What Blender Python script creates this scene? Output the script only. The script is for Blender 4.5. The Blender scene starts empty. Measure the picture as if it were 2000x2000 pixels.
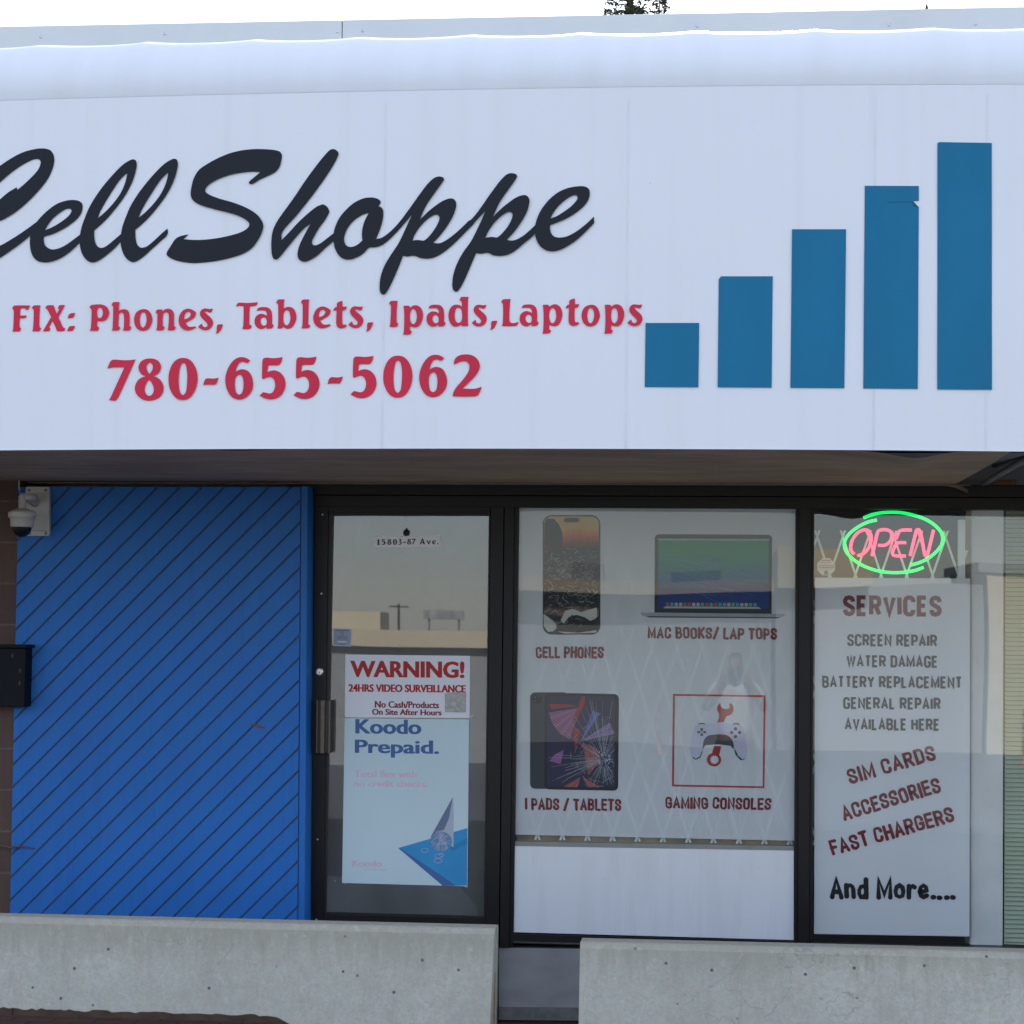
import bpy, bmesh, math, random
import numpy as np
from mathutils import Matrix, Vector, noise
rnd = random.Random(7)
sc = bpy.context.scene
COL = sc.collection

# ------------------------------------------------------------------ camera
F_PX, CY_PX, DIST, EYE = 4200.0, 1119.6, 10.3, 1.6
YAW, PITCH, ROLL = 0.1013, 0.0262, 0.0096
def cam_rows(yaw, pitch, roll):
    cy, sy, cp, sp, cr, sr = math.cos(yaw), math.sin(yaw), math.cos(pitch), math.sin(pitch), math.cos(roll), math.sin(roll)
    fw = np.array([-sy*cp, cy*cp, sp]); r0 = np.array([cy, sy, 0.0]); u0 = np.cross(r0, fw)
    return np.stack([cr*r0+sr*u0, -sr*r0+cr*u0, fw])
CM = cam_rows(YAW, PITCH, ROLL)
cd = bpy.data.cameras.new('camera'); cam = bpy.data.objects.new('camera', cd); COL.objects.link(cam)
cd.sensor_width = 36; cd.lens = 36*F_PX/2000; cd.shift_y = (CY_PX-1000)/2000
cd.clip_start = 0.1; cd.clip_end = 2000
mw = Matrix.Identity(4)
for i in range(3):
    mw[i][0], mw[i][1], mw[i][2] = CM[0][i], CM[1][i], -CM[2][i]
mw[0][3], mw[1][3], mw[2][3] = 0, -DIST, EYE
cam.matrix_world = mw
sc.camera = cam

# ------------------------------------------------------------------ sky, sun, exposure
SUN_EL, SUN_ROT = math.radians(24), 0.0
w = bpy.data.worlds.new('World'); sc.world = w; w.use_nodes = True
nt = w.node_tree; bg = nt.nodes['Background']
sky = nt.nodes.new('ShaderNodeTexSky'); sky.sky_type = 'NISHITA'; sky.sun_disc = False
sky.sun_elevation = SUN_EL; sky.sun_rotation = SUN_ROT; sky.air_density = 1.0; sky.dust_density = 0.4; sky.ozone_density = 1.5
hz_ = nt.nodes.new('ShaderNodeMix'); hz_.data_type = 'RGBA'; hz_.inputs[0].default_value = .75   # thin even haze over the clear sky
nt.links.new(sky.outputs[0], hz_.inputs[6]); hz_.inputs[7].default_value = (1.70, 1.90, 2.45, 1)
nt.links.new(hz_.outputs[2], bg.inputs[0]); bg.inputs[1].default_value = 0.12
sl = bpy.data.lights.new('sun', 'SUN'); sun = bpy.data.objects.new('sun', sl); COL.objects.link(sun)
sl.energy = 2.5; sl.angle = math.radians(0.5); sl.color = (1, .95, .87)
sun.rotation_euler = Vector((0, -math.cos(SUN_EL), -math.sin(SUN_EL))).to_track_quat('-Z', 'Y').to_euler()
vs = sc.view_settings
vs.view_transform = 'Standard'; vs.look = 'None'; vs.gamma = 1; vs.use_curve_mapping = False
vs.exposure = 2.24

# ------------------------------------------------------------------ helpers
def U(p, y=0.0):
    """a point of the photograph brought to the upright plane at depth y: (x, z) in metres"""
    d = np.array([(p[0]-1000)/F_PX, (CY_PX-p[1])/F_PX, 1.0]) @ CM
    t = (y+DIST)/d[1]
    return (float(d[0]*t), float(EYE+d[2]*t))

class MB:
    def __init__(s): s.v = []; s.f = []; s.m = []
    def add(s, vs_, fs, mi=0):
        b = len(s.v); s.v += [tuple(v) for v in vs_]
        for f in fs: s.f.append(tuple(b+i for i in f)); s.m.append(mi)
    def box(s, lo, hi, mi=0):
        x0, y0, z0 = lo; x1, y1, z1 = hi
        s.add([(x0,y0,z0),(x1,y0,z0),(x1,y1,z0),(x0,y1,z0),(x0,y0,z1),(x1,y0,z1),(x1,y1,z1),(x0,y1,z1)],
              [(0,3,2,1),(4,5,6,7),(0,1,5,4),(1,2,6,5),(2,3,7,6),(3,0,4,7)], mi)
    def poly(s, xz, y, mi=0):
        s.add([(x, y, z) for x, z in xz], [tuple(range(len(xz)))], mi)
    def prism(s, xz, yf, yb, mi=0):
        n = len(xz)
        a = sum(xz[i][0]*xz[(i+1)%n][1]-xz[(i+1)%n][0]*xz[i][1] for i in range(n))
        if a < 0: xz = xz[::-1]
        vv = [(x, yf, z) for x, z in xz]+[(x, yb, z) for x, z in xz]
        fs = [tuple(range(n)), tuple(range(2*n-1, n-1, -1))]
        fs += [((i+1) % n, i, n+i, n+(i+1) % n) for i in range(n)]
        s.add(vv, fs, mi)
    def pxprism(s, q, yf, yb, mi=0): s.prism([U(p, yf) for p in q], yf, yb, mi)
    def pxpoly(s, q, y, mi=0): s.poly([U(p, y) for p in q], y, mi)
    def tube(s, pts, r, n=8, mi=0, cap=True):
        pts = [Vector(p) for p in pts]; rings = []
        for i, p in enumerate(pts):
            t = (pts[min(i+1, len(pts)-1)]-pts[max(i-1, 0)]).normalized()
            a = Vector((0, 0, 1)) if abs(t.z) < .9 else Vector((0, 1, 0))
            u = t.cross(a).normalized(); v = t.cross(u)
            rr = r[i] if isinstance(r, (list, tuple)) else r
            rings.append([p+u*math.cos(2*math.pi*k/n)*rr+v*math.sin(2*math.pi*k/n)*rr for k in range(n)])
        vv = [x for q in rings for x in q]; fs = []
        for i in range(len(pts)-1):
            for k in range(n):
                fs.append((i*n+k, i*n+(k+1) % n, (i+1)*n+(k+1) % n, (i+1)*n+k))
        if cap: fs += [tuple(range(n))[::-1], tuple((len(pts)-1)*n+k for k in range(n))]
        s.add(vv, fs, mi)
    def lathe(s, c, prof, n=28, mi=0, axis='z'):
        vv = []; m = len(prof)
        for k in range(n):
            a = 2*math.pi*k/n
            for r, h in prof:
                if axis == 'z': vv.append((c[0]+r*math.cos(a), c[1]+r*math.sin(a), c[2]+h))
                else: vv.append((c[0]+r*math.cos(a), c[1]-h, c[2]+r*math.sin(a)))
        fs = []
        for k in range(n):
            for j in range(m-1):
                a, b = k*m+j, ((k+1) % n)*m+j
                fs.append((a, b, b+1, a+1))
        s.add(vv, fs, mi)
    def build(s, name, mats, parent=None, smooth=False, bevel=0, fixn=True):
        me = bpy.data.meshes.new(name); me.from_pydata(s.v, [], s.f); me.update()
        if not isinstance(mats, (list, tuple)): mats = [mats]
        for m in mats: me.materials.append(m)
        me.polygons.foreach_set('material_index', s.m)
        if fixn:
            bm = bmesh.new(); bm.from_mesh(me); bmesh.ops.recalc_face_normals(bm, faces=bm.faces); bm.to_mesh(me); bm.free()
        if smooth: me.polygons.foreach_set('use_smooth', [True]*len(me.polygons))
        o = bpy.data.objects.new(name, me); COL.objects.link(o)
        if parent: o.parent = parent
        if bevel:
            b = o.modifiers.new('bevel', 'BEVEL'); b.width = bevel; b.segments = 2; b.limit_method = 'ANGLE'; b.angle_limit = math.radians(40)
        if smooth:
            pass
        return o

def tag(o, label=None, cat=None, group=None, kind=None):
    if label: o['label'] = label
    if cat: o['category'] = cat
    if group: o['group'] = group
    if kind: o['kind'] = kind
    return o
def thing(name, label, cat, group=None):
    o = bpy.data.objects.new(name, None); COL.objects.link(o); o.empty_display_size = .1
    return tag(o, label, cat, group)

# ------------------------------------------------------------------ materials
def srgb(r, g, b):
    return tuple(((c/255+.055)/1.055)**2.4 if c/255 > .04045 else c/255/12.92 for c in (r, g, b))
class Mat:
    def __init__(s, name, base=(.5, .5, .5), rough=.6, metal=0.0, spec=.5):
        s.m = bpy.data.materials.new(name); s.m.use_nodes = True; s.t = s.m.node_tree
        s.p = s.t.nodes['Principled BSDF']; s.p.inputs['Base Color'].default_value = (*base, 1)
        s.p.inputs['Roughness'].default_value = rough; s.p.inputs['Metallic'].default_value = metal
        s.p.inputs['Specular IOR Level'].default_value = spec
        s.geo = None
    def n(s, k, **kw):
        x = s.t.nodes.new(k)
        for a, b in kw.items(): setattr(x, a, b)
        return x
    def l(s, a, b): s.t.links.new(a, b)
    def pos(s, scale=(1, 1, 1), rot=(0, 0, 0)):
        g = s.n('ShaderNodeNewGeometry'); mp = s.n('ShaderNodeMapping')
        s.l(g.outputs['Position'], mp.inputs['Vector']); mp.inputs['Scale'].default_value = scale; mp.inputs['Rotation'].default_value = rot
        return mp.outputs[0]
    def noise(s, scale=5, vec=None, detail=5, rough=.55, dist=0):
        x = s.n('ShaderNodeTexNoise'); x.inputs['Scale'].default_value = scale; x.inputs['Detail'].default_value = detail
        x.inputs['Roughness'].default_value = rough; x.inputs['Distortion'].default_value = dist
        s.l(vec if vec else s.pos(), x.inputs['Vector']); return x.outputs['Fac']
    def ramp(s, fac, stops, interp='LINEAR'):
        x = s.n('ShaderNodeValToRGB'); cr = x.color_ramp; cr.interpolation = interp
        while len(cr.elements) < len(stops): cr.elements.new(.5)
        for e, (p, c) in zip(cr.elements, stops): e.position = p; e.color = (*c, 1)
        s.l(fac, x.inputs[0]); return x.outputs[0]
    def mix(s, fac, a, b, mode='MIX'):
        x = s.n('ShaderNodeMix', data_type='RGBA', blend_type=mode)
        for i, v in ((0, fac), (6, a), (7, b)):
            if isinstance(v, (int, float)): x.inputs[i].default_value = v
            elif isinstance(v, tuple): x.inputs[i].default_value = (*v, 1)
            else: s.l(v, x.inputs[i])
        return x.outputs[2]
    def color(s, c): s.l(c, s.p.inputs['Base Color']); return s
    def bump(s, h, strength=.3, dist=.01):
        x = s.n('ShaderNodeBump'); x.inputs['Strength'].default_value = strength; x.inputs['Distance'].default_value = dist
        s.l(h, x.inputs['Height']); s.l(x.outputs[0], s.p.inputs['Normal']); return s
    def rough(s, fac, lo, hi):
        x = s.n('ShaderNodeMapRange'); x.inputs[3].default_value = lo; x.inputs[4].default_value = hi
        s.l(fac, x.inputs[0]); s.l(x.outputs[0], s.p.inputs['Roughness']); return s

def plain(name, base, rough=.6, var=.12, scale=8, metal=0.0, spec=.5):
    m = Mat(name, base, rough, metal, spec)
    f = m.noise(scale)
    m.color(m.ramp(f, [(.3, tuple(c*(1-var) for c in base)), (.7, tuple(min(1, c*(1+var)) for c in base))]))
    m.rough(f, max(.02, rough-.08), min(1, rough+.08))
    return m.m

# awning vinyl: white, faint vertical dirt runs and a few specks
m = Mat('awning_vinyl', (.80, .78, .80), .5, spec=.3)
a = m.noise(1.0, m.pos((14, 1, .25)), 6, .6)
b = m.noise(1.1, m.pos((1, 1, 1)), 4)
c = m.ramp(a, [(.22, (.765, .745, .73)), (.45, (.805, .79, .795)), (.8, (.82, .805, .815))])
c = m.mix(m.ramp(b, [(.35, (0, 0, 0)), (.75, (.35,)*3)]), c, (.76, .765, .765))
v = m.n('ShaderNodeTexVoronoi'); v.inputs['Scale'].default_value = 5.0; m.l(m.pos((1, 1, 1)), v.inputs['Vector'])
sp = m.ramp(v.outputs['Distance'], [(.012, (1, 1, 1)), (.03, (0, 0, 0))])
c = m.mix(m.mix(1.0, sp, m.ramp(b, [(.5, (0,)*3), (.62, (.5,)*3)]), 'MULTIPLY'), c, (.4, .38, .36))
m.color(c).bump(m.noise(2.2, m.pos((1.5, 1, .5)), 3), .12, .02)
M_VINYL = m.m
m = Mat('hood_vinyl', (.8, .8, .8), .5, spec=.3)
a = m.noise(1.0, m.pos((7, 1, .5)), 6, .6)
m.color(m.ramp(a, [(.3, (.69, .68, .675)), (.6, (.72, .715, .725))])).bump(m.noise(3, m.pos((2, 1, 1)), 4), .2, .02)
M_HOOD = m.m
def vinyl(name, base):
    m = Mat(name, base, .55, spec=.25)
    a = m.noise(2.0, m.pos((3, 1, 1)), 5)
    m.color(m.ramp(a, [(.3, tuple(c*.93 for c in base)), (.7, tuple(min(1, c*1.06) for c in base))]))
    return m.m
M_BLACKV = vinyl('black_vinyl', (.009, .011, .016))
M_REDV = vinyl('red_vinyl', (.66, .024, .058))
M_BLUEV = vinyl('teal_blue_vinyl', (.004, .155, .285))
M_BLUEV2 = vinyl('teal_blue_vinyl_curl', (.008, .09, .17))
# soffit plywood
m = Mat('soffit_plywood', (.15, .11, .08), .75)
a = m.noise(1.0, m.pos((1.6, 14, 3)), 6, .65, .6)
b = m.noise(1.0, m.pos((2.0, 2.0, 2.0)), 4)
c = m.ramp(a, [(.3, (.38, .265, .17)), (.5, (.52, .375, .245)), (.66, (.64, .48, .32)), (.78, (.75, .60, .42))])
c = m.mix(m.ramp(b, [(.35, (0,)*3), (.7, (.6,)*3)]), c, (.29, .20, .13))
m.color(c).bump(a, .3, .01)
M_SOFFIT = m.m
# blue painted siding
m = Mat('blue_paint', (.02, .12, .42), .45, spec=.35)
a = m.noise(1.0, m.pos((2.5, 2.5, 2.5)), 6)
b = m.noise(40, None, 3)
c = m.ramp(a, [(.3, (.010, .135, .46)), (.7, (.014, .165, .53))])
v = m.n('ShaderNodeTexVoronoi'); v.inputs['Scale'].default_value = 4.0; m.l(m.pos(), v.inputs['Vector'])
c = m.mix(m.ramp(v.outputs['Distance'], [(.012, (.8,)*3), (.024, (0,)*3)]), c, (.03, .03, .05))
gr = m.noise(1.0, m.pos((70, 1, 3.0), (0, math.pi/4, 0)), 6, .6)
c = m.mix(m.ramp(gr, [(.35, (.28,)*3), (.6, (0,)*3)]), c, (.012, .10, .34))
lg = m.noise(1.0, m.pos((13.2, .1, .35), (0, math.pi/4, 0)), 1)
c = m.mix(m.ramp(lg, [(.35, (.35,)*3), (.65, (0,)*3)]), c, (.017, .165, .50))
sm = m.noise(3.5, None, 7, .7)
c = m.mix(m.ramp(sm, [(.60, (0,)*3), (.75, (.25,)*3)]), c, (.05, .13, .33))
m.color(c).bump(gr, .12, .004).rough(a, .42, .62)
M_BLUE = m.m
M_BLUEDK = plain('blue_paint_edge', (.012, .075, .27), .5)
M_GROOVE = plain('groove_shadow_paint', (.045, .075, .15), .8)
# brown block
m = Mat('brown_block', (.1, .06, .045), .8)
br = m.n('ShaderNodeTexBrick'); m.l(m.pos((1, 1, 1), (math.pi/2, 0, 0)), br.inputs['Vector'])
br.offset = .5; br.inputs['Scale'].default_value = 1; br.inputs['Brick Width'].default_value = .40; br.inputs['Row Height'].default_value = .2
br.inputs['Mortar Size'].default_value = .005; br.inputs['Color1'].default_value = (.10, .058, .043, 1); br.inputs['Color2'].default_value = (.12, .068, .05, 1)
br.inputs['Mortar'].default_value = (.16, .12, .10, 1)
a = m.noise(7, m.pos((3, 1, .7)), 6)
c = m.mix(m.ramp(a, [(.3, (.6,)*3), (.75, (0,)*3)]), br.outputs['Color'], (.075, .045, .038))
m.color(c).bump(m.noise(60, None, 4), .4, .006)
M_BRICK = m.m
M_BRONZE = plain('dark_bronze_frame', (.0058, .0045, .0044), .45, .25, 3, spec=.3)
M_BRONZE2 = plain('black_gasket', (.006, .006, .006), .5, .2)
M_SILVER = plain('worn_metal_edge', (.10, .10, .10), .35, .2, 20, .6)
M_HANDLE = plain('bronze_handle', (.12, .085, .055), .4, .2, 30, .35)
M_HANDLE2 = plain('bronze_handle_flute', (.02, .015, .012), .5)
M_CHROME = plain('chrome', (.6, .6, .6), .25, .1, 30, .7)
M_BASE = Mat('grey_base_cladding', (.08, .085, .088), .55)
a = M_BASE.noise(1.0, M_BASE.pos((4, 1, 9)), 6)
M_BASE.color(M_BASE.ramp(a, [(.3, (.20, .20, .20)), (.7, (.28, .28, .275))])).bump(a, .2, .01); M_BASE = M_BASE.m
# concrete
def concrete(name, base):
    m = Mat(name, base, .85, spec=.25)
    a = m.noise(2.2, None, 8, .65)
    b = m.noise(1.0, m.pos((30, 30, 2.5)), 6, .6)
    g = m.noise(70, None, 4, .7)
    c = m.ramp(a, [(.3, tuple(x*.82 for x in base)), (.55, base), (.75, tuple(x*1.15 for x in base))])
    c = m.mix(m.ramp(g, [(.35, (.55,)*3), (.6, (0,)*3)]), c, tuple(x*.74 for x in base))
    # darker, browner run-off staining near the top edge (a band with ragged lower end)
    ge = m.n('ShaderNodeNewGeometry'); sx = m.n('ShaderNodeSeparateXYZ'); m.l(ge.outputs['Position'], sx.inputs[0])
    ad = m.n('ShaderNodeMath', operation='MULTIPLY_ADD'); m.l(b, ad.inputs[0]); ad.inputs[1].default_value = .30; m.l(sx.outputs['Z'], ad.inputs[2])
    st = m.ramp(ad.outputs[0], [(.50, (0,)*3), (.62, (.75,)*3), (.68, (.40,)*3), (.72, (.10,)*3)])
    c = m.mix(st, c, tuple(x*k for x, k in zip(base, (.70, .66, .60))))
    g2 = m.noise(28, m.pos((1, 1, .8)), 5, .75)
    c = m.mix(m.ramp(g2, [(.36, (.6,)*3), (.5, (0,)*3)]), c, tuple(x*.80 for x in base))
    c = m.mix(m.ramp(g2, [(.56, (0,)*3), (.72, (.4,)*3)]), c, tuple(min(1, x*1.28) for x in base))
    v = m.n('ShaderNodeTexVoronoi'); v.inputs['Scale'].default_value = 13; m.l(m.pos(), v.inputs['Vector'])
    pit = m.ramp(v.outputs['Distance'], [(.045, (1,)*3), (.10, (0,)*3)])
    sel = m.ramp(m.noise(5, None, 2), [(.40, (0,)*3), (.47, (1,)*3)])
    pp = m.mix(1.0, pit, sel, 'MULTIPLY')
    c = m.mix(pp, c, tuple(x*.22 for x in base))
    v2 = m.n('ShaderNodeTexVoronoi'); v2.inputs['Scale'].default_value = 9; m.l(m.pos((1, 1, 1.6)), v2.inputs['Vector'])
    w_ = m.mix(1.0, m.ramp(v2.outputs['Distance'], [(.03, (.7,)*3), (.06, (0,)*3)]), m.ramp(m.noise(3.1, None, 2), [(.52, (0,)*3), (.6, (1,)*3)]), 'MULTIPLY')
    c = m.mix(w_, c, tuple(min(1, x*1.7) for x in base))
    dr = m.noise(1.0, m.pos((16, 16, .8)), 5, .65)
    c = m.mix(m.ramp(dr, [(.58, (0,)*3), (.72, (.35,)*3)]), c, tuple(x*k for x, k in zip(base, (.62, .54, .45))))
    vc = m.n('ShaderNodeTexVoronoi', feature='DISTANCE_TO_EDGE'); vc.inputs['Scale'].default_value = 1.7
    wv = m.n('ShaderNodeVectorMath', operation='ADD'); nv = m.n('ShaderNodeTexNoise'); nv.inputs['Scale'].default_value = 3; nv.inputs['Detail'].default_value = 6
    pv = m.pos(); m.l(pv, nv.inputs['Vector']); m.l(pv, wv.inputs[0]); m.l(nv.outputs['Color'], wv.inputs[1]); m.l(wv.outputs[0], vc.inputs['Vector'])
    ck = m.mix(1.0, m.ramp(vc.outputs['Distance'], [(.0025, (.55,)*3), (.006, (0,)*3)]), m.ramp(m.noise(1.6, None, 2), [(.50, (0,)*3), (.60, (1,)*3)]), 'MULTIPLY')
    c = m.mix(ck, c, tuple(x*.45 for x in base))
    m.color(c)
    hb = m.n('ShaderNodeMath', operation='SUBTRACT'); m.l(g, hb.inputs[0]); m.l(pp, hb.inputs[1])
    m.bump(hb.outputs[0], .35, .006)
    return m.m
M_CONC = concrete('barrier_concrete', (.45, .43, .36))
M_CONCB = plain('broken_concrete', (.26, .17, .10), .9, .35, 40)
# flashing
M_FLASH = plain('grey_flashing', (.58, .58, .56), .5, .06, 2, .1)
M_WALLG = plain('upper_wall', (.3, .29, .28), .8)
M_WHITE = plain('white_plastic', (.55, .54, .50), .45, .08, 20)
M_WHITE2 = plain('white_painted_steel', (.85, .85, .84), .5, .08, 10)
M_NAVY = plain('navy_mailbox', (.0035, .0045, .008), .6, .2, 20, spec=.2)
M_DARKDOME = Mat('dark_dome', (.01, .01, .012), .08).m
m = Mat('white_infill', (.74, .75, .76), .5, spec=.3)
a = m.noise(1.0, m.pos((12, 1, 1.2)), 6, .65); b = m.noise(18, None, 6, .7)
c = m.ramp(a, [(.3, (.71, .705, .70)), (.55, (.76, .765, .775))])
m.color(m.mix(m.ramp(b, [(.62, (0,)*3), (.78, (.25,)*3)]), c, (.55, .53, .50))).rough(a, .4, .6)
M_PANELW = m.m
M_ROOM = plain('room_paint', (.12, .12, .12), .8)
M_ROOMF = plain('room_floor', (.06, .06, .06), .6)
M_COLUMN = plain('column_paint', (.75, .72, .70), .7, .06)
M_BLIND = plain('green_blind', (.50, .56, .42), .6, .05)
M_RUST = plain('rusty_steel', (.16, .075, .04), .85, .4, 40)
M_GREYTUBE = plain('grey_steel', (.22, .22, .22), .6)
M_NAVYIN = plain('awning_inside', (.03, .035, .055), .8)

def glass(name, refl, tint=(.9, .93, .92), grey_veil=0.0):
    m = bpy.data.materials.new(name); m.use_nodes = True; t = m.node_tree; t.nodes.clear()
    out = t.nodes.new('ShaderNodeOutputMaterial'); mx = t.nodes.new('ShaderNodeMixShader')
    tr = t.nodes.new('ShaderNodeBsdfTransparent'); tr.inputs[0].default_value = (*tint, 1)
    gl = t.nodes.new('ShaderNodeBsdfGlossy'); gl.inputs['Roughness'].default_value = .01; gl.inputs[0].default_value = (1, 1, 1, 1)
    lw = t.nodes.new('ShaderNodeFresnel'); lw.inputs[0].default_value = 1.5
    mr = t.nodes.new('ShaderNodeMath'); mr.operation = 'ADD'; mr.inputs[1].default_value = refl-.04; t.links.new(lw.outputs[0], mr.inputs[0])
    g = t.nodes.new('ShaderNodeNewGeometry'); ns = t.nodes.new('ShaderNodeTexNoise'); ns.inputs['Scale'].default_value = 1.3; ns.inputs['Detail'].default_value = 0
    bp = t.nodes.new('ShaderNodeBump'); bp.inputs['Strength'].default_value = .12; bp.inputs['Distance'].default_value = .015
    t.links.new(g.outputs['Position'], ns.inputs['Vector']); t.links.new(ns.outputs[0], bp.inputs['Height']); t.links.new(bp.outputs[0], gl.inputs['Normal'])
    t.links.new(mr.outputs[0], mx.inputs[0]); t.links.new(tr.outputs[0], mx.inputs[1]); t.links.new(gl.outputs[0], mx.inputs[2]); t.links.new(mx.outputs[0], out.inputs[0])
    if grey_veil:  # diffuse grey haze put into the pane to lift its dark areas
        df = t.nodes.new('ShaderNodeBsdfDiffuse'); df.inputs[0].default_value = (.50, .50, .48, 1); m2 = t.nodes.new('ShaderNodeMixShader')
        n2 = t.nodes.new('ShaderNodeTexNoise'); n2.inputs['Scale'].default_value = 4; n2.inputs['Detail'].default_value = 7; r2 = t.nodes.new('ShaderNodeMapRange')
        r2.inputs[1].default_value = .3; r2.inputs[2].default_value = .75; r2.inputs[3].default_value = grey_veil*.75; r2.inputs[4].default_value = grey_veil*1.35
        t.links.new(g.outputs['Position'], n2.inputs['Vector']); t.links.new(n2.outputs[0], r2.inputs[0]); t.links.new(r2.outputs[0], m2.inputs[0])
        t.links.new(mx.outputs[0], m2.inputs[1]); t.links.new(df.outputs[0], m2.inputs[2]); t.links.new(m2.outputs[0], out.inputs[0])
    return m
M_GLASS = glass('window_glass', .072, (.92, .95, .94), .008)
M_GLASSP = glass('poster_glass', .036)
M_GLASSD = glass('door_glass', .105, (.8, .84, .84), .17)

def paper(name, base, see=.0):
    m = Mat(name, base, .55, spec=.2)
    a = m.noise(1.5, None, 4)
    m.color(m.ramp(a, [(.3, tuple(c*.96 for c in base)), (.7, tuple(min(1, c*1.03) for c in base))]))
    if see:
        out = m.t.nodes['Material Output']; mx = m.n('ShaderNodeMixShader'); tr = m.n('ShaderNodeBsdfTransparent')
        mx.inputs[0].default_value = see
        m.l(m.p.outputs[0], mx.inputs[1]); m.l(tr.outputs[0], mx.inputs[2]); m.l(mx.outputs[0], out.inputs[0])
    return m.m
M_POSTER = paper('translucent_poster_film', (.88, .87, .89), .295)
M_POSTER2 = paper('services_poster_film', (.84, .83, .85), .14)
M_PAPERW = paper('white_paper', (.80, .79, .82))
def ink(name, base, rough=.55): return plain(name, base, rough, .06, 6, spec=.2)
M_INKMAROON = ink('maroon_ink', (.20, .018, .022))
M_INKRED = ink('red_ink', (.46, .035, .035))
M_INKDARK = ink('charcoal_ink', (.022, .022, .024))
M_INKBLACK = ink('black_ink', (.008, .008, .010))

# ------------------------------------------------------------------ outlines and lettering
def smooth_loop(pts, sub=4, ang=46):
    n = len(pts); P = [np.array(p, float) for p in pts]; out = []
    cor = []
    for i in range(n):
        a = P[i]-P[i-1]; b = P[(i+1) % n]-P[i]
        c = np.dot(a, b)/(np.linalg.norm(a)*np.linalg.norm(b)+1e-9)
        cor.append(math.degrees(math.acos(max(-1, min(1, c)))) > ang)
    for i in range(n):
        p0, p1, p2, p3 = P[i-1], P[i], P[(i+1) % n], P[(i+2) % n]
        L = np.linalg.norm(p2-p1)
        def tang(a, b, c, corner):
            if corner: return None
            t = (c-a); return t/(np.linalg.norm(t)+1e-9)*L
        t1 = tang(p0, p1, p2, cor[i]); t2 = tang(p1, p2, p3, cor[(i+1) % n])
        if t1 is None and t2 is None: out.append(p1); continue
        if t1 is None: t1 = (p2-p1)*1.5-t2*.5
        if t2 is None: t2 = (p2-p1)*1.5-t1*.5
        for k in range(sub):
            s = k/sub
            out.append((2*s**3-3*s*s+1)*p1+(s**3-2*s*s+s)*t1+(-2*s**3+3*s*s)*p2+(s**3-s*s)*t2)
    return [tuple(p) for p in out]

def fill_loops(mb, loops, y, mi=0):
    """fill outer and hole loops given as (x, z) with the 2D curve filler"""
    cu = bpy.data.curves.new('tmp', 'CURVE'); cu.dimensions = '2D'; cu.fill_mode = 'FRONT'
    for lp in loops:
        s = cu.splines.new('POLY'); s.points.add(len(lp)-1); s.use_cyclic_u = True
        for q, (x, z) in zip(s.points, lp): q.co = (x, z, 0, 1)
    ob = bpy.data.objects.new('tmp', cu); COL.objects.link(ob)
    dg = bpy.context.evaluated_depsgraph_get(); me = bpy.data.meshes.new_from_object(ob.evaluated_get(dg))
    vv = [(v.co.x, y, v.co.y) for v in me.vertices]; ff = [tuple(p.vertices) for p in me.polygons]
    mb.add(vv, ff, mi)
    bpy.data.objects.remove(ob); bpy.data.curves.remove(cu); bpy.data.meshes.remove(me)

FR = {'1': (0, 250, 640/1932), '2': (600, 250, 700/1932), 'A': (10, 570, 240/1932), 'B': (240, 570, 240/1932), 'C': (450, 560, 280/1932),
      'D': (750, 560, 280/1932), 'E': (970, 560, 300/1932), 'F': (200, 680, 300/1932), 'G': (660, 680, 300/1932),
      'P': (980, 960, 600/1932), 'Q': (980, 1300, 600/1932), 'N': (1540, 940, 460/1932), 'S': (1540, 1380, 460/1777), 'K': (580, 1380, 440/1771), 'W': (580, 940, 440/1932)}
def trace(s):
    fr = None; out = []
    for tk in s.split():
        if tk[0] == '@': fr = FR[tk[1]]; continue
        x, y = tk.split(','); out.append((fr[0]+float(x)*fr[2], fr[1]+float(y)*fr[2]))
    return out

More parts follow.
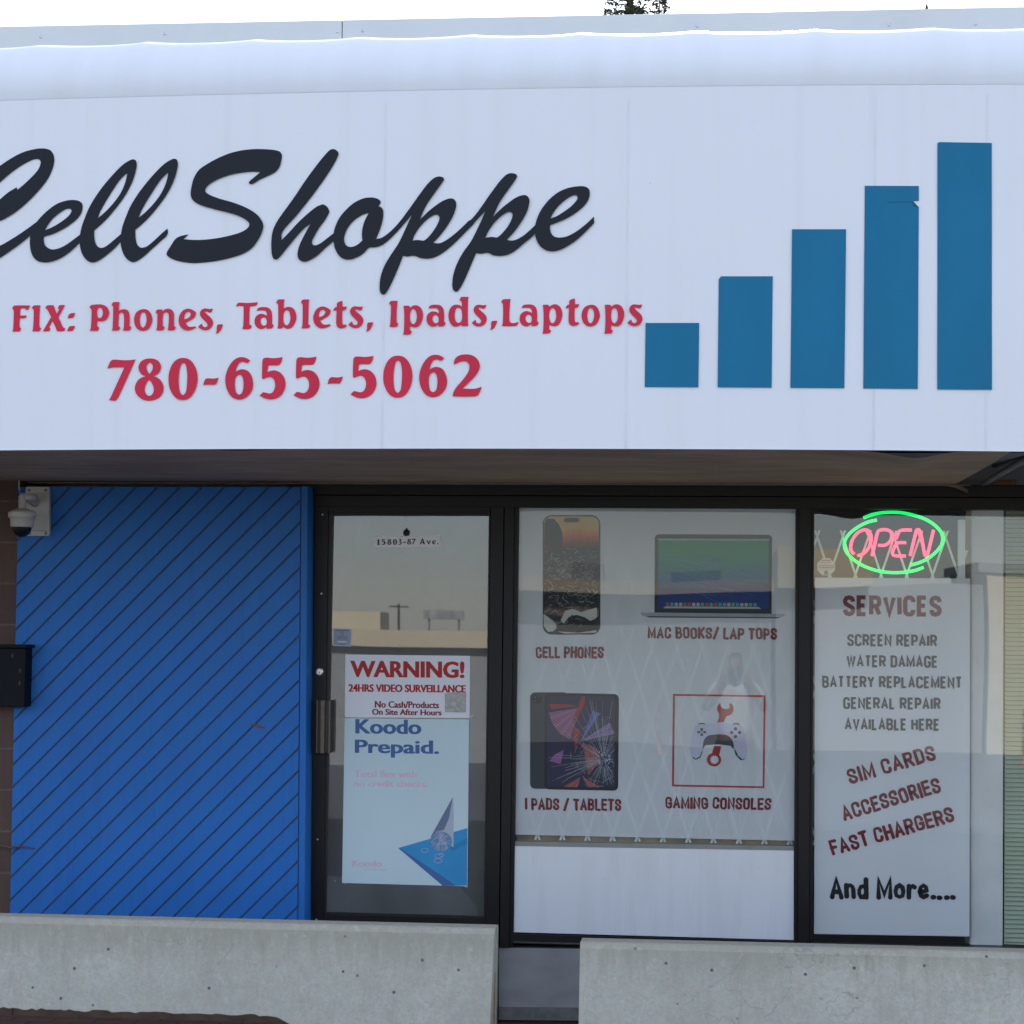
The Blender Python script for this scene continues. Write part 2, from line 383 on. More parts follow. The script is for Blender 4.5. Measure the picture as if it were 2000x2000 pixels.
SCRIPT = [
 ["@1 250,120 295,130 316,160 320,195 310,240 285,295 245,350 190,410 130,465 70,510 0,547 -80,572 -150,580 -190,560 -205,600 -195,650 -160,690 -110,707 -60,705 0,693 60,660 120,622 180,580 220,550 230,590 180,632 120,682 60,725 0,765 -80,800 -170,805 -240,780 -290,720 -300,640 -280,550 -230,450 -160,350 -80,275 0,222 60,182 130,145 200,125",
  "@1 0,320 60,268 120,225 180,192 215,182 235,188 240,205 228,240 200,275 160,315 120,350 103,364 98,349 80,360 50,378 0,420 -60,470 -110,500 -125,480 -100,420 -60,375"],
 ["@1 220,550 245,520 290,478 340,445 390,428 430,424 465,430 484,446 487,470 480,500 455,535 410,572 360,602 310,625 258,640 258,665 265,690 285,708 310,716 350,708 390,688 430,660 472,628 480,660 470,675 430,715 385,750 340,775 300,788 262,792 225,785 197,762 182,725 176,680 180,632",
  "@1 265,603 280,575 310,535 350,502 385,480 410,475 421,482 418,500 400,522 365,550 320,578"],
 ["@1 472,628 482,580 500,530 525,470 560,410 610,340 670,270 720,220 760,193 785,184 800,190 806,210 803,240 790,290 765,350 730,410 690,465 640,525 600,565 556,603 556,640 562,675 575,698 597,707 625,697 660,670 713,625 722,660 708,674 680,705 640,740 600,770 570,787 545,792 520,785 495,760 478,725 470,680",
  "@1 577,531 590,495 620,440 660,375 700,315 735,277 750,266 747,285 735,330 710,385 675,435 630,485"],
 ["@1 713,625 723,577 741,527 766,467 801,407 852,337 912,267 962,217 1002,190 1028,181 1043,187 1049,207 1046,237 1033,287 1008,347 973,407 933,462 883,522 843,562 798,600 799,640 806,680 820,700 838,706 870,695 910,662 950,625 987,592 987,628 950,665 900,710 850,755 815,780 788,790 762,783 737,758 720,723 711,680",
  "@1 819,528 832,492 862,437 902,372 942,312 977,274 992,263 989,282 977,327 952,382 917,432 872,482"],
 ["@1 1662,160 1650,140 1620,130 1570,125 1500,124 1430,131 1360,147 1290,175 1225,210 1175,245 1145,290 1130,340 1124,390 1133,420 1155,440 1200,460 1270,480 1340,497 1400,515 1440,535 1465,555 1470,570 1460,590 1425,612 1370,630 1300,646 1220,657 1150,660 1082,655 1112,627 1080,633 1050,643 1033,655 1010,690 985,730 982,745 995,760 1030,778 1080,790 1140,796 1200,793 1280,783 1360,765 1430,742 1480,712 1515,670 1540,625 1553,580 1545,550 1520,515 1480,485 1430,460 1370,438 1300,418 1245,398 1215,380 1210,365 1220,345 1250,320 1300,295 1360,275 1430,262 1490,257 1535,260 1495,293 1470,315 1467,325 1478,332 1492,328 1530,305 1580,282 1620,262 1645,235 1658,195"],
 ["@2 140,113 160,122 170,138 155,175 110,250 50,335 0,400 @1 1740,525 1665,612 1661,660 1700,620 1760,555 1820,500 1870,462 @2 85,411 108,425 120,452 100,490 60,545 35,590 25,615 30,628 45,632 70,622 100,600 145,565 150,590 138,612 100,645 50,690 0,718 @1 1800,788 1775,783 1757,765 1755,730 1768,685 1800,620 1834,560 1790,595 1740,650 1690,710 1650,760 1628,776 1615,772 1605,755 1600,720 1600,660 1610,600 1640,540 1690,470 1740,400 1800,310 1870,215 @2 90,152 120,120"],
 ["@2 397,400 390,388 370,378 340,374 300,380 250,405 205,445 170,490 150,535 142,570 142,610 150,650 170,685 195,704 225,709 260,700 300,678 337,643 372,642 390,600 370,600 395,540 408,490 410,450 402,430 385,422",
  "@2 333,456 310,500 297,545 295,580 298,605 280,622 255,637 230,641 210,632 200,612 200,585 215,545 245,505 290,472"],
 ["@2 735,268 728,264 712,261 690,266 665,285 640,312 590,380 540,450 490,515 440,565 400,592 368,601 337,643 380,640 420,620 470,575 520,520 568,462 545,510 520,565 490,625 450,685 415,745 395,805 390,860 394,886 408,899 422,892 445,855 480,780 517,688 540,692 578,688 605,699 640,704 680,699 720,680 770,643 820,595 870,545 900,515 870,500 835,535 790,575 740,610 710,621 680,618 720,575 760,520 790,465 803,420 800,395 785,381 765,380 730,393 690,420 650,452 608,494 640,420 680,360 720,305 738,280",
  "@2 568,607 580,575 610,530 650,490 685,468 703,467 712,478 710,500 690,540 660,580 630,606 605,604 585,604"],
 ["@2 1128,250 1105,243 1080,248 1055,268 1030,297 980,365 935,430 890,487 868,502 870,545 920,490 962,445 940,495 912,555 882,612 842,668 808,730 788,790 782,840 786,870 800,883 814,877 838,840 872,765 911,673 935,677 973,672 1000,684 1035,689 1075,684 1115,665 1165,625 1228,570 1240,545 1230,522 1190,560 1150,590 1110,606 1075,602 1115,560 1155,505 1185,450 1198,400 1195,378 1180,363 1160,362 1125,375 1085,403 1045,435 1002,478 1035,405 1075,345 1115,290 1132,262",
  "@2 960,592 975,560 1005,515 1045,475 1080,453 1098,451 1107,462 1104,485 1085,525 1055,563 1025,589 1000,587 978,588"],
 ["@2 1230,522 1240,485 1265,435 1305,385 1350,348 1400,325 1450,315 1490,314 1515,325 1523,345 1520,375 1505,405 1470,440 1420,475 1370,500 1309,523 1310,550 1320,575 1340,588 1370,590 1405,582 1450,558 1500,520 1546,477 1547,512 1500,560 1450,605 1400,638 1360,657 1320,664 1285,657 1255,635 1237,605 1229,570",
  "@2 1311,487 1325,460 1355,420 1395,385 1430,364 1450,361 1458,372 1452,390 1425,420 1385,450 1345,475"]]

GL = {
 'F': ["@A 110,268 125,232 145,215 392,213 375,258 355,280 322,288 330,265 262,258 240,266 236,372 340,370 325,405 300,415 233,415 228,545 252,575 238,612 222,622 112,625 125,575 135,300 128,278"],
 'I': ["@A 420,262 432,230 452,213 558,212 548,250 540,540 565,572 550,608 532,620 424,620 438,570 450,300 440,272"],
 'X': ["@A 630,255 645,225 668,211 760,209 812,345 848,275 828,258 842,225 862,208 942,208 838,398 895,525 918,562 946,570 932,605 912,618 812,618 800,575 745,455 692,555 712,572 698,610 680,620 592,620 722,395 660,275"],
 ':': ["@A 980,412 998,365 1020,340 1102,330 1085,380 1055,410", "@A 975,616 992,570 1015,542 1098,535 1080,585 1050,612"],
 'P': ["@A 1326,248 1340,218 1365,205 1480,195 1555,208 1608,250 1635,320 1620,390 1575,445 1515,462 1448,455 1446,535 1478,560 1465,595 1448,610 1330,610 1348,560 1358,290 1345,260", "@A 1485,240 1520,265 1537,320 1525,380 1495,412 1468,408 1450,375 1447,310 1460,260"],
 'h': ["@A 1672,210 1690,170 1705,160 1802,160 1792,200 1788,300 1830,278 1875,271 1915,282 1947,325 1957,400 1954,530 1982,553 1967,590 1947,605 1850,607 1865,560 1868,380 1855,335 1830,325 1800,335 1788,365 1780,535 1808,560 1795,592 1778,605 1675,607 1690,560 1698,240 1690,222"],
 'o': ["@B 322,270 385,283 435,335 463,430 445,510 400,580 315,612 240,590 195,535 174,450 190,360 235,300", "@B 320,318 355,345 372,430 355,520 318,563 285,545 265,460 275,370 295,330"],
 'n': ["@B 512,328 525,295 545,278 622,275 615,315 660,275 715,264 765,280 798,330 803,400 802,535 832,553 815,590 798,602 700,602 712,560 722,380 710,335 680,318 645,330 630,370 625,530 655,552 640,590 622,603 520,603 535,560 542,380 540,350 530,335"],
 'e': ["@B 1150,320 1095,283 1040,264 985,270 930,305 890,370 875,440 890,520 930,575 985,603 1030,605 1090,592 1152,562 1135,540 1085,548 1045,548 1010,525 985,485 1070,440 1120,405 1140,375", "@B 965,430 970,370 990,330 1025,313 1055,325 1068,350 1050,390 1015,415"],
 's': ["@B 1412,260 1365,268 1290,260 1240,278 1212,325 1218,375 1255,425 1310,480 1332,515 1322,545 1290,555 1255,540 1242,495 1205,525 1182,550 1220,580 1270,601 1320,600 1375,575 1412,520 1415,460 1385,410 1330,360 1292,325 1290,312 1320,310 1365,325 1392,315 1405,290"],
 ',': ["@B 1460,658 1475,610 1478,535 1495,512 1572,508 1558,560 1525,620 1490,648"],
 'T': ["@C 75,268 90,232 110,215 240,218 370,207 355,245 330,258 265,265 258,350 256,510 288,525 275,558 258,570 160,570 172,520 178,265 130,258"],
 'a': ["@C 352,325 370,290 400,277 460,273 515,285 550,325 562,380 562,500 583,518 570,550 550,563 485,565 486,535 455,560 410,571 365,552 335,515 325,465 338,410 375,375 420,363 465,375 490,390 490,355 470,325 425,318", "@C 445,410 475,425 490,465 480,515 450,525 420,505 406,465 415,425"],
 'b': ["@C 616,218 630,185 645,172 732,170 722,215 720,295 755,275 800,270 850,295 880,350 890,415 870,490 835,540 790,565 745,562 712,538 695,560 632,563 642,510 642,240 632,225", "@C 760,312 790,335 808,410 798,475 770,518 740,515 718,470 716,390 730,335"],
 'l': ["@C 948,218 960,188 978,173 1065,171 1056,215 1050,508 1076,518 1062,548 1045,558 957,560 970,510 974,250 965,226"],
 't': ["@C 1385,322 1400,288 1435,268 1435,225 1450,208 1510,188 1512,268 1570,266 1555,302 1535,315 1508,320 1508,480 1520,512 1552,510 1570,525 1535,552 1490,560 1450,548 1428,510 1425,440 1432,320"],
 'p': ["@D 262,257 330,255 345,265 352,285 385,258 430,248 480,268 515,320 527,385 512,460 475,525 425,545 380,540 350,525 350,590 375,598 362,630 340,643 257,645 268,590 272,360", "@D 395,297 425,320 442,390 430,470 400,505 370,490 350,430 355,350 372,310"],
 'd': ["@D 1018,182 1030,150 1045,137 1140,136 1132,190 1130,480 1136,528 1055,530 1042,508 1005,530 960,538 915,518 885,470 868,395 880,315 920,258 975,240 1020,248 1050,270 1048,215 1035,192", "@D 1000,282 1035,300 1050,340 1052,410 1040,465 1005,488 970,465 952,390 962,320 980,290"],
 'L': ["@E 57,198 70,168 88,157 178,155 168,200 160,400 165,440 200,458 275,440 262,478 240,494 65,494 78,440 80,235 72,207"],
 '7': ["@F 62,257 85,195 110,155 150,143 250,150 340,150 418,140 215,590 185,640 160,662 80,654 105,615 125,570 275,243 200,240 130,243"],
 '8': ["@F 605,128 680,145 725,190 737,245 715,300 680,335 633,352 700,375 750,430 770,500 750,580 690,635 600,660 520,650 455,610 412,545 412,470 445,405 490,370 550,352 500,335 465,290 453,240 475,180 530,140", "@F 597,180 625,200 635,240 620,285 592,323 565,285 555,240 568,200", "@F 590,395 625,445 645,510 635,565 605,597 570,597 540,560 533,505 555,440"],
 '0': ["@F 1020,122 1090,140 1145,195 1185,285 1198,385 1180,490 1130,590 1070,640 1005,652 940,635 880,575 840,480 830,380 845,280 890,185 950,135", "@F 1018,182 1045,205 1062,280 1066,370 1060,480 1045,560 1012,592 980,560 963,480 961,370 970,280 990,205"],
 '-': ["@F 1268,465 1280,415 1300,385 1330,378 1395,382 1460,370 1445,420 1420,455 1390,460 1320,458"],
 '6': ["@F 1860,155 1800,120 1740,112 1680,130 1620,185 1570,275 1545,375 1552,470 1580,550 1630,615 1700,645 1775,635 1840,590 1885,520 1895,430 1875,350 1835,290 1770,265 1715,275 1677,298 1690,240 1715,195 1745,172 1780,175 1825,190", "@F 1725,330 1755,350 1772,410 1772,490 1755,560 1720,584 1685,560 1668,490 1668,410 1685,355"],
 '5': ["@G 447,95 435,150 410,190 380,200 285,200 265,210 257,285 305,268 355,265 415,290 465,350 485,425 475,500 430,575 370,615 300,629 230,617 157,582 200,538 240,545 285,555 325,535 350,480 352,420 330,370 295,348 255,352 205,375 188,362 193,150 205,115 240,103 330,110 395,105"],
 '2': ["@G 1460,210 1465,150 1500,105 1560,82 1630,78 1700,95 1755,140 1785,210 1775,270 1735,340 1660,420 1568,507 1710,510 1760,500 1808,482 1790,540 1760,590 1720,605 1443,605 1455,550 1490,490 1560,410 1620,330 1650,270 1650,210 1620,170 1575,162 1520,178"],
 '1': ["@F 60,220 150,150 200,130 200,590 250,620 240,655 60,655 70,620 110,590 110,240"],
 '3': ["@F 80,190 170,130 280,130 350,190 340,290 270,360 370,420 390,530 320,630 200,660 60,640 70,590 190,600 260,560 270,480 220,410 130,390 130,350 210,320 240,250 210,190 150,180"],
 'A': ["@F 200,140 290,140 450,600 480,650 330,655 300,540 170,540 140,655 10,655 50,600", "@F 240,300 185,480 285,480"],
 'v': ["@F 0,330 110,330 190,540 260,330 370,330 230,655 150,655"],
 '.': ["@F 40,570 130,570 110,655 20,655"]}
def glyph(mb, ch, y, off=(0, 0), mi=0):
    loops = [smooth_loop([(p[0]+off[0], p[1]+off[1]) for p in trace(s)]) for s in GL[ch]]
    if ch == ':':
        for lp in loops: fill_loops(mb, [[U(p, y) for p in lp]], y, mi)
    else: fill_loops(mb, [[U(p, y) for p in lp] for lp in loops], y, mi)

# --- stroke alphabet (centre lines in a unit box, width factor) for the condensed gothic and the marker lettering
_B1 = [(0, 1), (.6, 1), (.82, .96), (.94, .87), (.94, .66), (.82, .57), (.6, .53), (0, .53)]
_C = [(1, .73), (1, .80), (.92, .92), (.72, .99), (.5, 1), (.28, .99), (.08, .92), (0, .80), (0, .2), (.08, .08), (.28, .01), (.5, 0), (.72, .01), (.92, .08), (1, .2), (1, .27)]
ST = {'A': (1.0, [[(0, 0), (.5, 1), (1, 0)], [(.19, .3), (.81, .3)]]),
 'B': (.9, [[(0, 0), (0, 1)]+_B1[1:], [(.6, .53), (.86, .48), (1, .38), (1, .15), (.86, .04), (.6, 0), (0, 0)]]),
 'C': (.9, [_C]), 'D': (.9, [[(0, 0), (0, 1), (.5, 1), (.82, .96), (1, .82), (1, .18), (.82, .04), (.5, 0), (0, 0)]]),
 'E': (.78, [[(1, 1), (0, 1), (0, 0), (1, 0)], [(0, .52), (.86, .52)]]), 'F': (.74, [[(1, 1), (0, 1), (0, 0)], [(0, .5), (.86, .5)]]),
 'G': (.92, [_C[:-2]+[(1, .2), (1, .43), (.6, .43)]]), 'H': (.92, [[(0, 0), (0, 1)], [(1, 0), (1, 1)], [(0, .52), (1, .52)]]),
 'I': (.0, [[(0, 0), (0, 1)]]), 'K': (.95, [[(0, 0), (0, 1)], [(1, 1), (0, .38)], [(.3, .58), (1, 0)]]), 'L': (.72, [[(0, 1), (0, 0), (1, 0)]]),
 'M': (1.25, [[(0, 0), (0, 1), (.5, .12), (1, 1), (1, 0)]]), 'N': (.95, [[(0, 0), (0, 1), (1, 0), (1, 1)]]),
 'O': (.92, [[(.5, 1), (.28, .99), (.08, .92), (0, .8), (0, .2), (.08, .08), (.28, .01), (.5, 0), (.72, .01), (.92, .08), (1, .2), (1, .8), (.92, .92), (.72, .99), (.5, 1)]]),
 'P': (.86, [[(0, 0), (0, 1), (.6, 1), (.88, .95), (1, .85), (1, .6), (.88, .5), (.6, .45), (0, .45)]]),
 'R': (.92, [[(0, 0), (0, 1), (.6, 1), (.86, .95), (.97, .85), (.97, .63), (.86, .54), (.6, .49), (0, .49)], [(.55, .49), (1, 0)]]),
 'S': (.88, [[(1, .74), (.98, .84), (.85, .95), (.5, 1), (.15, .95), (0, .82), (0, .7), (.1, .61), (.5, .5), (.9, .39), (1, .3), (1, .17), (.85, .05), (.5, 0), (.15, .05), (.02, .16), (0, .27)]]),
 'T': (.85, [[(0, 1), (1, 1)], [(.5, 1), (.5, 0)]]), 'U': (.9, [[(0, 1), (0, .2), (.1, .06), (.5, 0), (.9, .06), (1, .2), (1, 1)]]), 'V': (.98, [[(0, 1), (.5, 0), (1, 1)]]),
 'W': (1.4, [[(0, 1), (.25, 0), (.5, .95), (.75, 0), (1, 1)]]), 'Y': (.95, [[(0, 1), (.5, .48), (1, 1)], [(.5, .48), (.5, 0)]]), '/': (.75, [[(0, -.05), (1, 1.05)]]),
 'n': (.75, [[(0, 0), (0, .62)], [(0, .42), (.25, .6), (.6, .64), (.9, .56), (1, .4), (1, 0)]]), 'd': (.8, [[(1, 1), (1, 0)], [(1, .5), (.7, .63), (.3, .58), (.02, .38), (.02, .18), (.25, .0), (.6, .02), (1, .22)]]),
 'o': (.85, [[(.5, .64), (.15, .55), (0, .32), (.12, .08), (.5, 0), (.88, .08), (1, .32), (.85, .55), (.5, .64)]]), 'r': (.6, [[(0, .62), (0, 0)], [(0, .38), (.35, .58), (.7, .64), (1, .58)]]),
 'e': (.8, [[(.05, .32), (.5, .3), (.95, .38), (.85, .56), (.5, .64), (.15, .55), (0, .3), (.15, .08), (.5, 0), (.95, .1)]]), '.': (.12, [[(0, .02), (1, .02)]])}
def ribbon(mb, pts, wd, y, mi=0, rnd_cap=False):
    P = [np.array(p, float) for p in pts]
    Q = [P[0]]
    for p in P[1:]:
        if np.linalg.norm(p-Q[-1]) > 1e-6: Q.append(p)
    P = Q; n = len(P)
    closed = np.linalg.norm(P[0]-P[-1]) < 1e-6
    W = wd if isinstance(wd, list) else [wd]*n
    L = []; Rr = []
    for i in range(n):
        if closed and i in (0, n-1): a = P[-1]-P[-2]; b = P[1]-P[0]
        else:
            a = P[i]-P[i-1] if i > 0 else P[1]-P[0]; b = P[i+1]-P[i] if i < n-1 else P[-1]-P[-2]
        a = a/np.linalg.norm(a); b = b/np.linalg.norm(b)
        na, nb = np.array([-a[1], a[0]]), np.array([-b[1], b[0]])
        mm = na+nb; k = np.linalg.norm(mm); mm = mm/k if k > .2 else na
        sc_ = min(1/max(.3, np.dot(mm, na)), 2.2)
        L.append(P[i]+mm*W[min(i, len(W)-1)]/2*sc_); Rr.append(P[i]-mm*W[min(i, len(W)-1)]/2*sc_)
    vv = [(p[0], y, p[1]) for p in L]+[(p[0], y, p[1]) for p in Rr]
    mb.add(vv, [(i, i+1, n+i+1, n+i) for i in range(n-1)], mi)
    if rnd_cap and not closed:
        for c, d, ww in ((P[0], P[0]-P[1], W[0]), (P[-1], P[-1]-P[-2], W[-1])):
            d = d/np.linalg.norm(d); a0 = math.atan2(d[1], d[0])
            ring = [(c[0]+math.cos(a0+t)*ww/2, y, c[1]+math.sin(a0+t)*ww/2) for t in np.linspace(-math.pi/2, math.pi/2, 7)]
            mb.add(ring, [tuple(range(7))], mi)
def strokes(mb, text, p0, p1, cap_px, y, wpx, mi=0, style='gothic', gap=.22, wfac=.46, lift=0.0):
    """lettering along the base line p0-p1 (photo points of plane y), cap height and pen width in photo pixels"""
    a, b = np.array(U(p0, y)), np.array(U(p1, y)); px = np.array(U((p0[0]+100, p0[1]), y))
    m_px = np.linalg.norm(px-np.array(U(p0, y)))/100
    H = cap_px*m_px; S = wpx*m_px; tot = np.linalg.norm(b-a); ex = (b-a)/tot; ey = np.array([-ex[1], ex[0]])
    adv = []; x = 0
    s_ = wpx/cap_px
    for ch in text:
        if ch == ' ': x += .34; continue
        wv = ST[ch][0]*wfac; adv.append((ch, x, wv)); x += wv+s_+gap*wfac
    x -= gap*wfac
    k = (tot/H)/x
    r2 = random.Random(hash(text) % 1000 if False else len(text)*7+3)
    yy = y
    for ch, xx, wv in adv:
        jz = r2.uniform(-.02, .03) if style == 'marker' else 0
        jr = r2.uniform(-.05, .05) if style == 'marker' else 0
        for sk in ST[ch][1]:
            pts = []
            for u, v in sk:
                gx = (xx+s_/2+u*wv)*k; gy = s_/2+v*(1-s_)+jz
                gx += jr*(gy-.5)*.5
                if style == 'marker':
                    gx += .012*math.sin(gy*7+xx*9); gy += .012*math.sin(gx*11)
                pts.append(a+ex*gx*H+ey*gy*H)
            if style == 'marker':
                ws = [S*(1.12-.28*abs(math.sin(1.7*i/max(1, len(pts)-1)*2))) for i in range(len(pts))]
                ribbon(mb, pts, ws, yy, mi, True)
            else: ribbon(mb, pts, S, yy, mi)
            yy -= .00012
def inter(mb, text, box, y, mi=0, bold=0.0, tilt=None):
    """built-in sans lettering stretched into the box (left, top, right, bottom in photo pixels of plane y; tight bounds)"""
    cu = bpy.data.curves.new('tmp', 'FONT'); cu.body = text; cu.offset = bold; cu.fill_mode = 'FRONT'; cu.size = 1; cu.resolution_u = 3
    ob = bpy.data.objects.new('tmp', cu); COL.objects.link(ob)
    dg = bpy.context.evaluated_depsgraph_get(); me = bpy.data.meshes.new_from_object(ob.evaluated_get(dg))
    co = np.array([v.co[:2] for v in me.vertices]); lo, hi = co.min(0), co.max(0)
    l, t, r, b = box; sk = tilt or 0.0
    vv = []
    for c in co:
        u, v = (c-lo)/(hi-lo)
        q = U((l+u*(r-l), b+v*(t-b)+sk*u), y); vv.append((q[0], y, q[1]))
    mb.add(vv, [tuple(p.vertices) for p in me.polygons], mi)
    bpy.data.objects.remove(ob); bpy.data.curves.remove(cu); bpy.data.meshes.remove(me)
def px2(fr, pts):
    f = FR[fr]; return [(f[0]+x*f[2], f[1]+y*f[2]) for x, y in pts]
def rrect(x0, y0, x1, y1, r, n=5):
    out = []
    for cx, cy, a0 in ((x1-r, y0+r, -90), (x1-r, y1-r, 0), (x0+r, y1-r, 90), (x0+r, y0+r, 180)):
        for k in range(n+1):
            a = math.radians(a0+90*k/n); out.append((cx+r*math.cos(a), cy+r*math.sin(a)))
    return out

# ------------------------------------------------------------------ ground
GZ = -.285
def struct(mb, name, m): return tag(mb.build(name, m), kind='structure')
m = Mat('asphalt', (.06, .06, .06), .9)
a = m.noise(120, None, 4, .7); b = m.noise(.6, None, 5)
m.color(m.mix(m.ramp(b, [(.3, (0,)*3), (.7, (.5,)*3)]), m.ramp(a, [(.3, (.07, .07, .07)), (.7, (.14, .14, .14))]), (.11, .11, .11))).bump(a, .4, .01)
mb = MB()
prof = [(300, -.30), (-12, -.30), (-30, -1.1), (-60, -1.6), (-600, -1.6)]
for (ya, za), (yb, zb) in zip(prof, prof[1:]):
    mb.add([(-600, ya, za), (600, ya, za), (600, yb, zb), (-600, yb, zb)], [(0, 1, 2, 3)])
struct(mb, 'ground', m.m)
m = Mat('walkway_pavers', (.10, .05, .04), .9)
br = m.n('ShaderNodeTexBrick'); m.l(m.pos(), br.inputs['Vector']); br.inputs['Scale'].default_value = 1; br.inputs['Brick Width'].default_value = .2; br.inputs['Row Height'].default_value = .1
br.inputs['Mortar Size'].default_value = .004; br.inputs['Color1'].default_value = (.20, .10, .075, 1); br.inputs['Color2'].default_value = (.15, .08, .06, 1); br.inputs['Mortar'].default_value = (.04, .035, .03, 1)
m.color(br.outputs['Color']).bump(m.noise(50), .3, .01)
mb = MB(); mb.box((-14, -1.5, -.5), (12, .2, GZ))
struct(mb, 'pavement', m.m)

# ------------------------------------------------------------------ the shop building
bld = thing('shop_building', 'single storey storefront with brown block pier, blue plank wall, dark bronze door and windows', 'building')
XL, XR = U((-2600, 1000))[0], U((4200, 1000))[0]
xp0, xp1 = U((34, 1300), -.17)[0], U((597, 1300), -.17)[0]
zs = U((1000, 945))[1]
mb = MB(); mb.prism([(XL, GZ), (xp0-.004, GZ), (xp0-.004, zs+.6), (XL, zs+.6)], -.16, .3)
mb.build('brick_pier', M_BRICK, bld)
# blue diagonal siding
PY = -.17
q = [U(p, PY) for p in ((36, 951), (587, 951), (581, 1840), (18, 1840))]
mb = MB(); mb.prism([(q[0][0], q[0][1]), (U((599.7, 951), PY)[0], q[0][1]), (U((593, 1840), PY)[0], .075), (q[3][0], .075)], PY+.005, .1)
backing = mb.build('siding_panel', M_GROOVE, bld)
def clip(poly, n, d):
    out = []
    for i in range(len(poly)):
        a, b = poly[i], poly[(i+1) % len(poly)]
        da, db = a[0]*n[0]+a[1]*n[1]-d, b[0]*n[0]+b[1]*n[1]-d
        if da <= 0: out.append(a)
        if (da < 0 < db) or (db < 0 < da):
            t = da/(da-db); out.append((a[0]+(b[0]-a[0])*t, a[1]+(b[1]-a[1])*t))
    return out
mb = MB()
area = [(q[0][0], q[0][1]), (q[1][0], q[1][1]), (q[2][0], .08), (q[3][0], .08)]
nn = (math.sqrt(.5), -math.sqrt(.5))
ref = U((393.2, 953), PY); d0 = ref[0]*nn[0]+ref[1]*nn[1]
ref2 = U((567, 953), PY); d1 = ref2[0]*nn[0]+ref2[1]*nn[1]; BW = (d1-d0)/4
for k in range(-22, 32):
    lo, hi = d0+k*BW+.0042, d0+(k+1)*BW-.0042
    pl = clip(clip(area, nn, hi), (-nn[0], -nn[1]), -lo)
    if len(pl) > 2:
        jy = rnd.uniform(-.0012, .0012)
        mb.prism(pl, PY+jy, PY+.0105)
mb.build('plank', M_BLUE, backing, bevel=.0015)
mb = MB(); mb.prism([U(p, PY-.006) for p in ((589, 950), (600.5, 950), (594.5, 1835), (582.5, 1835))], PY-.006, PY+.011)
mb.prism([U(p, PY-.004) for p in ((600.6, 950), (601.2, 950), (595.2, 1835), (594.6, 1835))], PY-.004, .02, 1)
mb.build('corner_trim', [M_BLUE, M_BLUE], backing, bevel=.001)
mb = MB(); s_ = px2('1', [(0, 0)])
sc5 = 700/1932
P5 = lambda x, y: (x*sc5, 820+y*sc5)
mb.pxpoly([P5(1335, 1637), P5(1375, 1640), P5(1405, 1650), P5(1433, 1660), P5(1432, 1665), P5(1400, 1662), P5(1365, 1650)], PY-.0022)
mb.build('paint_scratch', plain('bare_wood_scratch', (.16, .08, .04), .8), backing)

mb = MB(); mb.box((q[3][0]-.1, PY+.02, GZ), (U((593, 1840), PY)[0], .1, .074)); mb.build('wall_footing', plain('dark_footing', (.10, .065, .045), .9, .3, 12), bld)
# frame members (dark bronze), each butted to the next
mb = MB()
mb.pxprism([(560, 943.5), (3300, 954), (3300, 976), (560, 966)], -.055, .12)
mb.pxprism([(560, 967), (3300, 977), (3300, 1001), (600, 989), (560, 989)], -.035, .12)
mb.pxprism([(598, 989.5), (613, 989.5), (602, 1852), (587, 1852)], -.02, .12)          # left jamb
mb.pxprism([(985.5, 989), (1004, 989), (994, 1850), (976, 1850)], -.034, .10)            # door / window post
mb.pxprism([(1004.2, 989), (1013.5, 989), (1003, 1850), (994.2, 1850)], -.014, .10)
mb.pxprism([(1554, 991), (1561, 991), (1558, 1858), (1551, 1858)], -.014, .10)
mb.pxprism([(1561.2, 991), (1584, 991), (1580, 1860), (1558.2, 1860)], -.036, .10)
mb.pxprism([(1584.2, 991), (1590.5, 991), (1586, 1860), (1580.2, 1860)], -.014, .10)
mb.pxprism([(2700, 991), (2740, 991), (2740, 1890), (2700, 1890)], -.036, .10)
mb.build('window_frame', M_BRONZE, bld, bevel=.002)
# door
mb = MB()
mb.pxprism([(614.5, 976), (641, 976), (631, 1813), (603.5, 1811)], -.03, .015)
mb.pxprism([(641.2, 976), (958.8, 978), (957, 1004), (640.8, 1002)], -.03, .015)
mb.pxprism([(959, 978), (984, 978.5), (974.5, 1819), (948, 1818)], -.03, .015)
mb.pxprism([(631.2, 1786), (947.8, 1794), (947.8, 1818), (631.2, 1813)], -.03, .015)
door = mb.build('door', M_BRONZE, bld, bevel=.002)
mb = MB()
mb.pxprism([(641, 1002), (650, 1006.5), (637, 1781), (631.3, 1786)], -.012, .012)
mb.pxprism([(641, 1002), (957, 1004), (954.6, 1007.4), (650, 1006.4)], -.011, .012)
mb.pxprism([(954.7, 1007.4), (957.2, 1004.2), (948, 1793.5), (945.2, 1789)], -.012, .012)
mb.pxprism([(637, 1781), (945.2, 1789), (947.6, 1793.6), (631.4, 1785.8)], -.011, .012)
mb.build('glass_stop', M_BRONZE2, door)
mb = MB(); TL, TR, BR_, BL = [U(p, .003) for p in ((650, 1006.5), (954.6, 1007.2), (945.2, 1789), (637, 1781))]
mb.add([(TL[0], .0065, TL[1]), (TR[0], .0065, TR[1]), (BR_[0], -.0043, BR_[1]), (BL[0], -.0043, BL[1])], [(0, 1, 2, 3)])
mb.build('door_glass', M_GLASSD, door)
def yd(py): return .0065-.0108*(py-1006)/(1785-1006)   # the door pane leans a little
